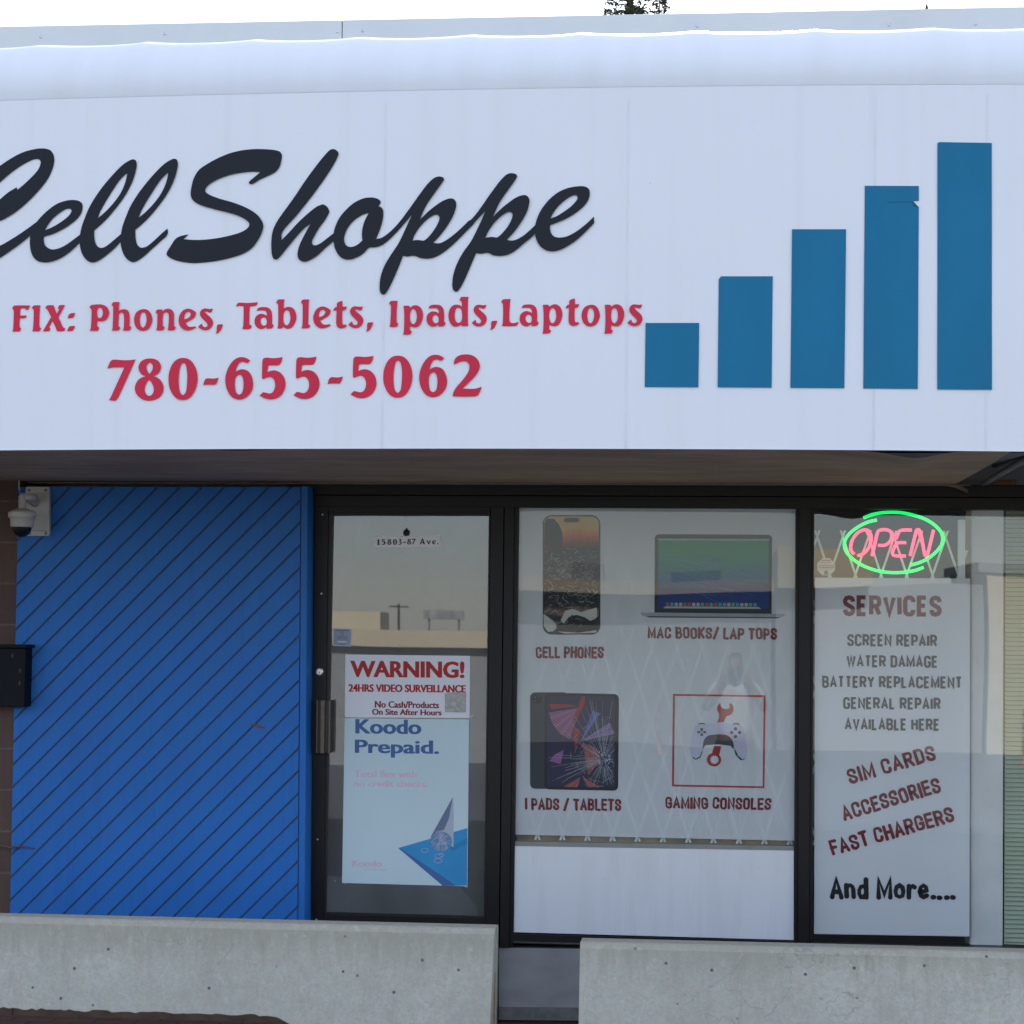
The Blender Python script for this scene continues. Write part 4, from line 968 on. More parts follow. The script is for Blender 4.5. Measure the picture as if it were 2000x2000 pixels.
fan((495, 265), [(295, 295), (320, 370), (370, 430), (430, 465), (455, 380)], (4, 3, 5, 3, 4, 3), 5)
fan((500, 475), [(570, 285), (625, 300)], (6, 6, 5), 4)
fan((500, 475), [(680, 360), (710, 430)], (5, 5, 4), 5)
fan((505, 480), [(545, 690), (620, 600), (600, 520)], (7, 7, 3), 6)
fan((495, 700), [(390, 762), (480, 765)], (7, 3), 4); fan((510, 700), [(540, 765), (620, 765)], (7, 3), 4)
mb.pxpoly(px2('Q', [(300, 240), (420, 245), (495, 262), (420, 262), (310, 275)]), yy, 8)
mb.pxpoly(px2('Q', [(500, 195), (525, 190), (520, 250), (490, 300), (470, 350), (445, 340), (470, 290)]), yy-.0002, 8)
mb.pxpoly(px2('Q', [(445, 390), (490, 400), (470, 520), (460, 530)]), yy-.0002, 8)
mb.pxpoly(px2('Q', [(330, 560), (390, 530), (370, 620), (300, 600)]), yy-.0002, 4)
yy -= .0004
imp = (640, 590)
for i in range(130):
    a0 = r3.uniform(0, 2*math.pi); r0_, r1_ = r3.uniform(10, 60), r3.uniform(80, 420)
    pts = []
    for s_ in range(5):
        rr = r0_+(r1_-r0_)*s_/4; pts.append((imp[0]+math.cos(a0)*rr+r3.uniform(-3, 3), imp[1]+math.sin(a0)*rr+r3.uniform(-3, 3)))
    pts = [p for p in pts if 284 < p[0] < 712 and 190 < p[1] < 762]
    if len(pts) > 1: ribbon(mb, [U(p, yy) for p in px2('Q', pts)], r3.uniform(.0004, .0014), yy-.000004*i, 9)
yy -= .0004
for i in range(130):
    rr = r3.uniform(20, 330)*r3.uniform(.4, 1); a0 = r3.uniform(0, 2*math.pi); da = r3.uniform(.06, .3)
    pts = [(imp[0]+math.cos(a0+da*t)*rr, imp[1]+math.sin(a0+da*t)*rr) for t in (0, .5, 1)]
    pts = [p for p in pts if 284 < p[0] < 712 and 190 < p[1] < 762]
    if len(pts) > 1: ribbon(mb, [U(p, yy) for p in px2('Q', pts)], r3.uniform(.0006, .0018), yy-.000004*i, 9)
for i in range(60):
    cx, cy = imp[0]+r3.gauss(0, 24), imp[1]+r3.gauss(0, 24)
    if cx < 705: mb.pxpoly(px2('Q', [(cx, cy), (cx+r3.uniform(-14, 14), cy+r3.uniform(-14, 14)), (cx+r3.uniform(-14, 14), cy+r3.uniform(-14, 14))]), yy-.0006-.000005*i, 9)
mb.build('tablet_picture', mats, wp)
# controller picture in its red frame
M_CTRL = ink('controller_lilac', (.52, .50, .62)); M_CTRLD = ink('controller_dark', (.05, .055, .065)); M_WR = ink('wrench_red', (.36, .025, .02)); M_WRL = ink('wrench_light', (.50, .06, .05))
mb = MB()
o_ = px2('Q', [(1077, 178), (1660, 187), (1652, 771), (1070, 760)]); i_ = px2('Q', [(1089, 190), (1647, 198), (1641, 759), (1083, 748)])
for j in range(4):
    mb.pxpoly([o_[j], o_[(j+1) % 4], i_[(j+1) % 4], i_[j]], IY, 0)
mb.build('red_frame', M_INKRED, wp)
mb = MB()
wr = smooth_loop([(1375, 233), (1358, 255), (1356, 280), (1368, 305), (1366, 330), (1355, 356), (1395, 356), (1405, 335), (1412, 318), (1440, 308), (1455, 285), (1455, 258), (1440, 236), (1432, 240), (1434, 262), (1420, 272), (1390, 270), (1378, 255)])
mb.pxpoly(px2('Q', wr), IY-.0003, 2)
mb.pxpoly(px2('Q', [(1335, 505), (1380, 508), (1368, 560), (1322, 552)]), IY-.0003, 2)
ring = [(1335+45*math.cos(a0), 592+42*math.sin(a0)) for a0 in np.linspace(0, 2*math.pi, 49)[:-1]]
hole = [(1338+(30 if j % 2 else 23)*math.cos(a0), 592+(30 if j % 2 else 23)*math.sin(a0)) for j, a0 in enumerate(np.linspace(0, 2*math.pi, 25)[:-1])]
fill_loops(mb, [[U(p, IY-.0006) for p in px2('Q', ring)], [U(p, IY-.0006) for p in px2('Q', hole)]], IY-.0006, 2)
for c_ in (1258, 1473): mb.pxpoly(px2('Q', rrect(c_-22, 361, c_+24, 390, 12)), IY-.0007, 1)
body = smooth_loop([(1215, 385), (1240, 370), (1290, 368), (1370, 356), (1440, 368), (1490, 372), (1515, 390), (1530, 450), (1540, 530), (1535, 575), (1515, 590), (1490, 570), (1465, 520), (1450, 470), (1420, 440), (1370, 432), (1320, 434), (1285, 450), (1268, 480), (1262, 530), (1245, 570), (1220, 585), (1200, 572), (1190, 530), (1198, 450)])
mb.pxpoly(px2('Q', [(1265, 470), (1290, 440), (1370, 430), (1430, 440), (1460, 475), (1458, 525), (1440, 505), (1360, 495), (1280, 500), (1262, 530)]), IY-.0008, 1)
fill_loops(mb, [[U(p, IY-.0011) for p in px2('Q', body)]], IY-.0011, 0)
for pl in ([(1200, 572), (1220, 586), (1246, 570), (1262, 530), (1262, 545), (1248, 580), (1220, 592), (1204, 584)], [(1462, 515), (1488, 568), (1516, 590), (1534, 578), (1520, 594), (1500, 594), (1470, 560)]):
    mb.pxpoly(px2('Q', pl), IY-.0014, 1)
for pl in ([(1249, 393), (1266, 393), (1266, 407), (1258, 415), (1249, 407)], [(1249, 443), (1266, 443), (1266, 430), (1258, 422), (1249, 430)], [(1230, 411), (1244, 411), (1253, 418), (1244, 426), (1230, 426)], [(1285, 411), (1271, 411), (1263, 418), (1271, 426), (1285, 426)]):
    mb.pxpoly(px2('Q', pl), IY-.0014, 1)
for c_ in ((1470, 398), (1470, 446), (1446, 421), (1496, 421)): mb.pxpoly(px2('Q', rrect(c_[0]-11, c_[1]-11, c_[0]+11, c_[1]+11, 11)), IY-.0014, 1)
mb.build('controller_picture', [M_CTRL, M_CTRLD, M_WR], wp)
for t_, a_, b_, h_ in (('CELL PHONES', (1046.5, 1286), (1179, 1286), 23), ('MAC BOOKS/ LAP TOPS', (1265, 1247), (1517.5, 1250), 23),
                       ('I PADS / TABLETS', (1025.5, 1582), (1213, 1584.5), 23.5), ('GAMING CONSOLES', (1299.5, 1579), (1506, 1582.5), 23.5)):
    mb = MB(); strokes(mb, t_, a_, b_, h_, IY, 4.6, 0, 'marker'); mb.build('caption_lettering', M_INKMAROON, wp)

# ------------------------------------------------------------------ services poster
sp_ = thing('services_poster', 'tall narrow translucent poster listing repair services under the neon sign', 'poster')
mb = MB(); mb.pxpoly([(1592, 1128), (1895, 1130), (1893.5, 1829), (1590, 1824)], PYP); mb.build('sheet', M_POSTER2, sp_)
mb = MB(); strokes(mb, 'SERVICES', (1647, 1203.5), (1838.5, 1204.5), 41.5, IY, 8.3, 0, 'gothic'); mb.build('heading_lettering', M_INKMAROON, sp_)
mb = MB()
for t_, x0, x1, yb_, x_ in (('SCREEN REPAIR', 1655, 1830, 1263, 1), ('WATER DAMAGE', 1653.5, 1831.5, 1304, 1), ('BATTERY REPLACEMENT', 1606, 1878.5, 1344.5, 1), ('GENERAL REPAIR', 1647, 1837, 1386, 1), ('AVAILABLE HERE', 1650, 1835, 1427, 1)):
    mb = MB(); strokes(mb, t_, (x0, yb_-1), (x1, yb_+.5), 24, IY, 4.4, 0, 'gothic'); mb.build('list_lettering', M_INKDARK, sp_)
for t_, a_, b_ in (('SIM CARDS', (1660, 1532.5), (1830, 1484)), ('ACCESSORIES', (1649, 1604), (1840, 1547)), ('FAST CHARGERS', (1626, 1672), (1866, 1604))):
    mb = MB(); strokes(mb, t_, a_, b_, 31, IY, 6.0, 0, 'marker'); mb.build('slanted_lettering', M_INKMAROON, sp_)
mb = MB(); strokes(mb, 'And More....', (1621, 1756), (1866.5, 1758), 44, IY, 8.6, 0, 'marker', gap=.16); mb.build('closing_lettering', M_INKBLACK, sp_)

# ------------------------------------------------------------------ neon sign
def emit(name, col, st):
    m = bpy.data.materials.new(name); m.use_nodes = True; p = m.node_tree.nodes['Principled BSDF']
    p.inputs['Base Color'].default_value = (*[c*.5 for c in col], 1); p.inputs['Emission Color'].default_value = (*col, 1); p.inputs['Emission Strength'].default_value = st; p.inputs['Roughness'].default_value = .3
    return m
M_PINK = emit('pink_neon', (1.0, .085, .19), .36); M_GREEN = emit('green_neon', (.0, 1.0, .15), .30)
neon = thing('neon_sign', 'lit neon open sign, pink letters in a green oval, hanging in the right window', 'neon sign')
NY = .030
def nl(pts, sub=4):
    P = [np.array(p, float) for p in px2('N', pts)]; out = []
    for i in range(len(P)-1):
        p0, p1, p2, p3 = P[max(0, i-1)], P[i], P[i+1], P[min(len(P)-1, i+2)]
        for s_ in range(sub):
            t = s_/sub; out.append(.5*((2*p1)+(-p0+p2)*t+(2*p0-5*p1+4*p2-p3)*t*t+(-p0+3*p1-3*p2+p3)*t**3))
    out.append(P[-1]); r_ = []
    for p in out:
        c = U(p, NY); r_.append((c[0], NY, c[1]))
    return r_
for pts in ([(615, 300), (690, 272), (780, 257), (870, 254), (960, 263), (1050, 285), (1130, 315), (1200, 360), (1250, 415), (1266, 470), (1255, 520), (1215, 575), (1150, 630), (1080, 665), (1000, 688)],
            [(725, 318), (650, 335), (570, 375), (500, 430), (462, 490), (462, 550), (490, 600), (550, 655), (640, 705), (750, 738), (870, 750), (980, 742), (1050, 728), (1108, 706)]):
    mb = MB(); mb.tube(nl(pts), .0076, 10); mb.build('oval_tube', M_GREEN, neon, smooth=True)
for ch, lines in (('o', [[(540, 598), (515, 570), (511, 530), (525, 480), (560, 430), (605, 402), (648, 402), (673, 430), (678, 480), (660, 540), (620, 590), (565, 611)]]),
                  ('p', [[(685, 613), (700, 550), (725, 440), (738, 408), (765, 398), (805, 398), (835, 412), (847, 450), (828, 498), (790, 524), (735, 525)]]),
                  ('e', [[(1012, 400), (940, 400), (910, 410), (897, 435), (882, 473)], [(965, 504), (905, 504), (880, 520), (855, 575), (858, 603), (885, 612), (962, 613)]]),
                  ('n', [[(998, 612), (1045, 420), (1058, 398), (1076, 404), (1090, 450), (1115, 590), (1128, 612), (1142, 595), (1190, 398)]])):
    mb = MB()
    for ln in lines: mb.tube(nl(ln), .0076, 10)
    mb.build('letter_tube', M_PINK, neon, smooth=True)
for px_ in (1700, 1790):
    mb = MB(); a_, b_ = U((px_, 1008), NY), U((px_, 975), NY); mb.tube([(a_[0], NY+.006, a_[1]), (b_[0], NY+.006, b_[1]+.1)], .0008, 5)
    mb.build('hanging_wire', M_GREYTUBE, neon)

# ------------------------------------------------------------------ blind at the right edge
bl = thing('window_blind', 'pale green horizontal slat blind right of the interior column', 'blind')
mb = MB(); x0 = U((1963, 1300), .10)[0]; x1 = XR-.3; zz = rz0+.02
while zz < rz1-.12:
    mb.add([(x0, .09, zz), (x1, .09, zz), (x1, .108, zz+.019), (x0, .108, zz+.019)], [(0, 1, 2, 3)]); zz += .0215
mb.build('slats', M_BLIND, bl)
mb = MB(); mb.box((x0, .085, rz1-.12), (x1, .12, rz1-.08)); mb.build('head_rail', M_BLIND, bl)

# ------------------------------------------------------------------ notices on the door
DYo = -.0022
wn = thing('warning_sign', 'white warning notice about video surveillance stuck on the door glass', 'sign')
y_ = yd(1340)-.003
mb = MB(); mb.pxprism([(674.8, 1278.3), (918.2, 1281), (917, 1402.5), (673.5, 1401)], y_, y_+.0012); mb.build('sheet', M_PAPERW, wn)
mb = MB()
for q_ in range(3): inter(mb, 'WARNING!', (684+q_*1.1, 1290, 905+q_*1.1, 1322.5), y_-.0006-.00005*q_, 0, .02, 2.0)
mb.build('heading_lettering', M_INKRED, wn)
mb = MB()
for q_ in range(3): inter(mb, '24HRS VIDEO SURVEILLANCE', (680.5+q_*.7, 1336, 908.5+q_*.7, 1351), y_-.0006-.00005*q_, 0, .015, 2.0)
mb.build('subheading_lettering', M_INKRED, wn)
M_DKRED = ink('dark_red_ink', (.24, .02, .03))
for t_, b_ in (('No Cash/Products', (732, 1369, 857.5, 1382)), ('On Site After Hours', (726.5, 1384.5, 862.5, 1396))):
    mb = MB()
    for q_ in range(3): inter(mb, t_, (b_[0]+q_*.5, b_[1], b_[2]-1+q_*.5, b_[3]), y_-.0006-.00005*q_, 0, .01, 1.5)
    mb.build('small_lettering', M_DKRED, wn)
mb = MB(); mb.pxprism([(869, 1354), (886, 1352), (910.5, 1353.5), (909.5, 1391.5), (869, 1391)], y_-.0022, y_-.0004); mb.build('silver_tape', plain('crumpled_foil', (.36, .35, .33), .4, .3, 60, .2), wn)

kp = thing('prepaid_poster', 'pale blue mobile plan poster with a silver cone, taped to the lower door glass', 'poster')
y_ = yd(1560)-.003
mb = MB(); mb.pxprism([(673.3, 1403), (916, 1405), (913, 1731), (668, 1724.5)], y_, y_+.0012); mb.build('sheet', paper('pale_blue_paper', (.60, .72, .74)), kp)
mb = MB(); mb3 = MB()
for q_, (dx, dy) in enumerate(((0, 0), (1, 0), (2, 0), (3, 0), (3.6, .4), (0, .8), (1, .8), (2, .8), (3, .8))):
    inter(mb3, 'Koodo', (694+dx, 1404.5+dy, 819.5+dx, 1432+dy), y_-.0006-.00005*q_, 0, .0, 1.5)
    inter(mb, 'Prepaid.', (693+dx, 1444.5+dy, 854+dx, 1478+dy), y_-.0006-.00005*q_, 0, .0, 2.0)

M_SLATE = ink('slate_blue_ink', (.075, .15, .34)); mb3.build('heading_lettering', M_SLATE, kp); mb.build('heading_lettering', M_SLATE, kp)
M_PINKINK = ink('faded_pink_ink', (.80, .50, .62))
for t_, b_ in (('Total flex with', (692, 1504.5, 813, 1518)), ('no credit checks.', (691, 1524, 835, 1536)), ('Koodo', (688, 1679.5, 744.5, 1692)), ('Choose happy', (710, 1695, 756, 1701))):
    mb = MB()
    for q_ in range(3 if b_[1] < 1690 else 1): inter(mb, t_, (b_[0]+.6*q_, b_[1], b_[2]+.6*q_, b_[3]), y_-.0006-.00005*q_, 0, 0, 1)
    mb.build('pink_lettering', M_PINKINK, kp)
mb = MB()
mb.pxpoly(px2('K', [(795, 1112), (1340, 955), (1337, 1408), (1250, 1408)]), y_-.0004, 0)
mb.pxpoly(px2('K', [(795, 1112), (820, 1118), (1252, 1408), (1145, 1408)]), y_-.0007, 1)
mb.pxpoly(px2('K', [(1190, 1110), (1340, 1030), (1340, 1080), (1225, 1135)]), y_-.0006, 6)
mb.pxpoly(px2('K', [(1227, 708), (1233, 850), (1230, 1108), (1200, 1080), (1150, 985), (1100, 985), (1045, 1030)]), y_-.0008, 2)
mb.pxpoly(px2('K', [(1225, 712), (1195, 880), (1155, 970), (1095, 985), (1050, 1028)]), y_-.0010, 3)
rg = [(1132+86*math.cos(a0), 1062+80*math.sin(a0)) for a0 in np.linspace(0, 2*math.pi, 29)[:-1]]
mb.pxpoly(px2('K', rg), y_-.0012, 4)
for i in range(14):
    a0 = r3.uniform(0, math.pi); b0_ = r3.uniform(-45, 45); pts = []
    for t in np.linspace(-1, 1, 7):
        u_ = t*76; v_ = b0_*(1-t*t*.6); pts.append((1132+u_*math.cos(a0)-v_*math.sin(a0), 1062+u_*math.sin(a0)+v_*math.cos(a0)))
    ribbon(mb, [U(p, y_) for p in px2('K', pts)], .0016, y_-.0014-.00001*i, 5)
for c_ in ((1005, 1130, 28), (1115, 1175, 30), (1110, 1212, 30), (1135, 1165, 20)):
    rr = [(c_[0]+c_[2]*math.cos(a0), c_[1]+c_[2]*.6*math.sin(a0)) for a0 in np.linspace(0, 2*math.pi, 15)]
    ribbon(mb, [U(p, y_) for p in px2('K', rr)], .0018, y_-.0017-c_[2]*.000003, 5)
mb.build('cone_picture', [ink('sky_blue_ink', (.05, .30, .58)), ink('navy_ink', (.07, .16, .36)), ink('cone_silver', (.46, .50, .56)), ink('cone_grey', (.16, .20, .30)), ink('ball_blue', (.12, .28, .45)), ink('band_pink', (.58, .48, .58)), ink('mid_blue_ink', (.035, .24, .50))], kp)
M_TAPE = plain('tape_remnant', (.45, .45, .44), .5)
for x_, y2, s_ in ((655, 1722, 9), (672, 1727, 5), (918, 1400, 7), (912, 1733, 8), (668, 1399, 6), (664, 1716, 4)):
    c = U((x_, y2), y_-.002); mb = MB(); mb.add([(c[0]+r3.uniform(-1, 1)*s_*.003, y_-.0019, c[1]+r3.uniform(-1, 1)*s_*.0012) for _ in range(3)], [(0, 1, 2)])
    mb.build('tape_remnant', M_TAPE, kp)

ap = thing('address_plate', 'small white plate with the street number at the top of the door glass', 'sign')
y_ = yd(1058)-.005
mb = MB(); mb.pxprism([(p[0], p[1]-.6*(p[0]-731)/129) for p in rrect(731.5, 1047.5, 861, 1069, 4, 3)], y_, y_+.003); mb.build('plate', plain('grey_white_plastic', (.90, .89, .90), .5, .02), ap)
mb = MB()
def gl_fit(ch, l, t, r, b):
    loops = [trace(s) for s in GL[ch]]; P = [p for lp in loops for p in lp]
    x0, x1 = min(p[0] for p in P), max(p[0] for p in P); y0_, y1_ = min(p[1] for p in P), max(p[1] for p in P)
    fill_loops(mb, [[U((l+(p[0]-x0)/(x1-x0)*(r-l), t+(p[1]-y0_)/(y1_-y0_)*(b-t)), y_-.0008) for p in smooth_loop(lp)] for lp in loops], y_-.0008)
for ch, l, t, r, b in (('1', 736, 1053, 742.5, 1064), ('5', 745, 1053, 753, 1064), ('8', 756.5, 1053, 764.5, 1064), ('0', 767.5, 1053, 775.5, 1064), ('3', 777.5, 1052.5, 784.5, 1063.8), ('-', 787, 1058, 793, 1060.5), ('8', 795, 1052.3, 803, 1063.3), ('7', 804.5, 1052.3, 812, 1063.2),
                       ('A', 819.5, 1051.8, 830.5, 1063), ('v', 833, 1055.5, 841.5, 1063), ('e', 844, 1055.3, 851.5, 1063), ('.', 853.8, 1060.8, 856.8, 1063)):
    gl_fit(ch, l, t, r, b)
mb.build('number_lettering', M_INKBLACK, ap)
sh = thing('suction_hook', 'small dark suction cup hook above the address plate on the door', 'hook')
mb = MB(); c = U((793.8, 1040.5), y_); mb.lathe((c[0], y_+.003, c[1]), [(0, .012), (.006, .012), (.008, .008), (.0155, .003), (.017, 0)], 24, 0, 'y'); mb.build('cup', plain('smoked_rubber', (.03, .03, .03), .35), sh, smooth=True)
mb = MB(); mb.tube([(c[0], y_-.008, c[1]), (c[0], y_-.009, c[1]+.022)], .003, 8); mb.build('peg', M_INKBLACK, sh)

st = thing('square_sticker', 'small square lilac sticker on the left side of the door glass', 'sticker')
y_ = yd(1244)-.002
mb = MB(); mb.pxprism([(650.5, 1226.5), (686.5, 1227.5), (686, 1262.5), (650, 1261.5)], y_, y_+.0008); mb.build('backing', plain('pale_lilac', (.50, .52, .60), .5), st)
mb = MB(); mb.pxpoly([(652, 1228.3), (685, 1229), (684.5, 1261), (651.5, 1260)], y_-.0005, 0)
for a_, b_, t_, h_ in ((656, 681, 1230.3, 1.6), (659, 678, 1243, 1.2), (658, 679, 1247, 1.0), (660, 676, 1257.5, .9)): mb.pxpoly([(a_, t_), (b_, t_+.5), (b_, t_+h_+.5), (a_, t_+h_)], y_-.0009, 1)
mb.pxpoly([(659, 1252), (677, 1252.5), (677, 1255), (659, 1254.5)], y_-.0009, 2)
ribbon(mb, [U(p, y_) for p in ((668.5, 1233), (665, 1238), (668.5, 1241.5), (671.5, 1238), (668.5, 1233))], .002, y_-.0009, 1)
mb.build('print', [plain('lilac_print', (.30, .32, .42), .5), plain('slate_print', (.10, .11, .17), .5), plain('white_print', (.62, .62, .64), .5)], st)

oc = thing('octagon_sticker', 'white octagonal alarm sticker with red lines in the lower left of the neon window', 'sticker')
y_ = .0085
cx, cy = 1613.5, 1107
mb = MB(); mb.pxpoly([(cx+18.5*math.cos(math.radians(22.5+45*i)), cy+18*math.sin(math.radians(22.5+45*i))) for i in range(8)], y_); mb.build('backing', paper('sticker_white', (.80, .77, .68)), oc)
mb = MB()
for a_, b_, t_, h_, mi in ((1605, 1622, 1093, 2.6, 0), (1603, 1624, 1098, 1.4, 0), (1599, 1629, 1103.5, 1.8, 0), (1599, 1629, 1107, 2.4, 0), (1602, 1625, 1111, .9, 0)): mb.pxpoly([(a_, t_), (b_, t_+.3), (b_, t_+h_), (a_, t_+h_)], y_-.0006, mi)
mb.pxpoly([(1608, 1118), (1613.5, 1112.5), (1619, 1118), (1617.5, 1118), (1617.5, 1122.5), (1609.5, 1122.5), (1609.5, 1118)], y_-.0006, 1)
mb.build('print', [plain('faded_red_print', (.38, .14, .12), .5), plain('brown_print', (.15, .11, .09), .5)], oc)

# ------------------------------------------------------------------ concrete barriers
def barrier(name, x0, x1, yc_, ztop, rot, label, notch=None):
    """traffic barrier: outline of the cross-section swept along x; notch = x below which the foot is broken out"""
    t = thing(name, label, 'barrier', 'concrete traffic barriers in front of the shop')
    base = -.30
    H = ztop-base
    def sec(e, bot=None):
        # half widths: crown, waist, foot
        pr = [(-.068, H-.022), (-.055, H-.005), (-.045, H), (.045, H), (.055, H-.005), (.068, H-.022), (.125, .30), (.155, .24), (.27, .08), (.27, 0), (-.27, 0), (-.27, .08), (-.155, .24), (-.125, .30)]
        if bot is not None:
            # foot missing: cut the section at height bot
            wd = lambda h: .068+(.125-.068)*(H-.022-h)/(H-.022-.30)
            hw = wd(bot)
            pr = [(-.068, H-.022), (-.055, H-.005), (-.045, H), (.045, H), (.055, H-.005), (.068, H-.022), (wd(bot+.1), bot+.1), (hw, bot+.002), (hw*.97, bot-.001), (hw*.5, bot), (-hw*.5, bot), (-hw*.97, bot-.001), (-hw, bot+.002), (-wd(bot+.1), bot+.1)]
        return [(yc_+a_, base+b_) for a_, b_ in pr]
    n = 60; st_ = []
    for i in range(n+1):
        x = x0+(x1-x0)*i/n
        st_.append((x, None))
    if notch is not None:
        nx, nz, nl_ = notch
        st_ = [(x, None) for x, _ in st_ if x > nx+.005]
        i = 0; cut_ = []
        while True:
            x = nx-i*.018
            if x < nl_: break
            zr = nz-base+.008*noise.noise(Vector((x*14, 0, 0)))+.010*noise.noise(Vector((x*45, 3, 0)))-.17*max(0, 1-i*.07)**2
            cut_.append((x, zr)); i += 1
        left = [(x0+(nl_-x0)*j/12, None) for j in range(13)]
        st_ = left+cut_[::-1]+[(nx+.004, None)]+st_
    mb = MB(); K = 14
    for x, b_ in st_:
        sh_ = 0
        for yy_, zz_ in sec(0, b_):
            wob = .0016*noise.noise(Vector((x*6, zz_*6, yy_*3)))
            xx_ = x
            if x > x1-1e-6: xx_ = x-.03*max(0, (ztop-zz_))-.006*abs(noise.noise(Vector((zz_*30, yy_*30, 1))))
            mb.v.append((xx_, yy_+wob+(x-x1)*rot, zz_))
    for i in range(len(st_)-1):
        for j in range(K):
            a_, b_ = i*K+j, i*K+(j+1) % K
            mi = 1 if (st_[i][1] is not None and 7 <= j <= 11) else 0
            mb.f.append((a_, b_, b_+K, a_+K)); mb.m.append(mi)
    mb.f.append(tuple(range(K))); mb.m.append(0)
    mb.f.append(tuple((len(st_)-1)*K+j for j in range(K))[::-1]); mb.m.append(0)
    mb.build('body', [M_CONC, M_CONCB], t, bevel=.004)
    return t
BYc = -2.35
ytop = BYc-.055
pA, pB = U((0, 1793), ytop), U((968, 1811), ytop)
zl, zr_ = U((500, 1802), ytop)[1], U((1500, 1848), ytop)[1]
zn = U((300, 1980), BYc-.12)[1]
xn = U((578, 1990), BYc-.12)[0]+.13
tA = barrier('traffic_barrier', pB[0]-3.0, pB[0], BYc, zl, .0, 'grey concrete barrier before the blue wall and door, foot broken away on the left', (xn, zn, pB[0]-2.75))
tB = barrier('traffic_barrier', U((1133, 1840), ytop)[0], U((1133, 1840), ytop)[0]+3.0, BYc, zr_, .0, 'grey concrete barrier standing below the two poster windows', None)
# end slot and lifting loop of the left barrier
mb = MB(); xe2 = pB[0]-.012
mb.box((xe2-.001, BYc-.018, -.1), (xe2+.006, BYc+.018, zl-.10)); mb.build('end_groove', M_CONCB, tA)

# ------------------------------------------------------------------ spruce behind the roof
tr = thing('spruce_tree', 'dark green spruce top rising behind the roof right of centre', 'tree')
TY = 26.0
tc = U((1228, 0), TY)
gz = -.4; top = tc[1]+1.6
M_BARK = plain('bark', (.08, .055, .04), .9); 
m = Mat('spruce_needles', (.05, .075, .03), .7)
m.color(m.ramp(m.noise(2.5, None, 3), [(.3, (.035, .055, .025)), (.7, (.08, .095, .04))])); M_NEEDLE = m.m
mb = MB(); mb.tube([(tc[0], TY, gz), (tc[0], TY, top*.5), (tc[0]+.03, TY, top)], [.22, .13, .01], 8); mb.build('trunk', M_BARK, tr)
mb = MB(); r4 = random.Random(11)
def sprig(x, y, z, s, d):
    for _ in range(7):
        u_ = Vector((r4.gauss(0, 1), r4.gauss(0, 1), r4.gauss(0, .5))).normalized()*s; v_ = Vector((r4.gauss(0, 1), r4.gauss(0, 1), r4.gauss(0, .6))).normalized()*s*.45
        c_ = Vector((x+r4.gauss(0, s*.5), y+r4.gauss(0, s*.5), z+r4.gauss(0, s*.5)))
        mb.add([c_-u_, c_+v_, c_+u_, c_-v_], [(0, 1, 2, 3)])
zc = 3.0
while zc < top:
    rad = .16+(top-zc)*.20
    for kk in range(9 if zc > top-4 else 6):
        a0 = r4.uniform(0, 2*math.pi); rr = rad*r4.uniform(.5, 1.05)
        nb = max(3, int(rr/.10))
        for i in range(nb):
            f_ = (i+.5)/nb
            sprig(tc[0]+math.cos(a0)*rr*f_, TY+math.sin(a0)*rr*f_, zc-.18*f_*rr+.10*f_*f_*rr, .055 if zc > top-4 else .10, f_)
    zc += .13
t2 = U((1288, 0), TY); zc = 7.6; e_ = t2[1]+.5
while zc < e_:
    rad = .05+(e_-zc)*.13
    for kk in range(6):
        a0 = r4.uniform(0, 2*math.pi); rr = rad*r4.uniform(.3, 1.0)
        sprig(t2[0]+math.cos(a0)*rr, TY+math.sin(a0)*rr, zc, .05, 1)
    zc += .09
mb.tube([(tc[0]+.1, TY, 6.6), (t2[0], TY, 7.6), (t2[0], TY, e_)], [.04, .03, .006], 6)
mb.build('crown', M_NEEDLE, tr, fixn=False)

# ------------------------------------------------------------------ across the road (seen in the window glass)
M_BEIGE = plain('beige_stucco', (.58, .51, .38), .85, .05, .5); M_BEIGE2 = plain('pale_stucco', (.60, .54, .40), .85, .05, .5); M_SHADE = plain('grey_shopfront', (.26, .28, .29), .6)
wh = thing('warehouse', 'long low beige commercial building across the road behind the viewer', 'building')
WY = -45
def bx(name, lo, hi, m_): mb = MB(); mb.box(lo, hi); return mb.build(name, m_, wh)
bx('fascia', (-5.7, WY-1.2, 2.66), (1.0, WY, 3.0), M_BEIGE); bx('lower_wall', (-5.7, WY-9, -1.7), (1.0, WY-2.0, 2.67), M_SHADE); bx('roof', (-5.7, WY-9, 2.68), (1.0, WY-1.2, 2.95), M_BEIGE)
bx('annex_fascia', (-24, WY-1.0, 1.62), (-5.75, WY+.2, 2.05), M_BEIGE); bx('annex_wall', (-24, WY-9, -1.7), (-5.75, WY-.3, 1.64), M_SHADE); bx('annex_roof', (-24, WY-9, 1.66), (-5.75, WY-1.0, 2.0), M_BEIGE)
bx('gable_block', (1.1, WY-8, 2.75), (3.6, WY+.4, 3.85), M_BEIGE2); bx('entrance', (1.1, WY-8, -1.7), (6.45, WY-1, 2.74), M_SHADE)
bx('rooftop_unit', (-10.6, WY-3, 2.0), (-9.4, WY-1.6, 2.5), M_BEIGE2)
sh2 = thing('storage_building', 'pale yellow low building across the road to the right', 'building')
mb = MB(); mb.box((6.5, WY-9, -1.7), (24, WY-.5, 3.1)); mb.build('wall', M_BEIGE2, sh2); mb = MB(); mb.box((6.3, WY-9, 3.11), (24, WY-.3, 3.4)); mb.build('roof', M_SHADE, sh2)
up = thing('utility_pole', 'brown wooden utility pole with one crossarm beyond the beige building', 'pole')
mb = MB(); mb.tube([(-12.6, -70, -1.6), (-12.6, -70, 3.2)], [.06, .045], 8); mb.build('pole', M_BARK, up)
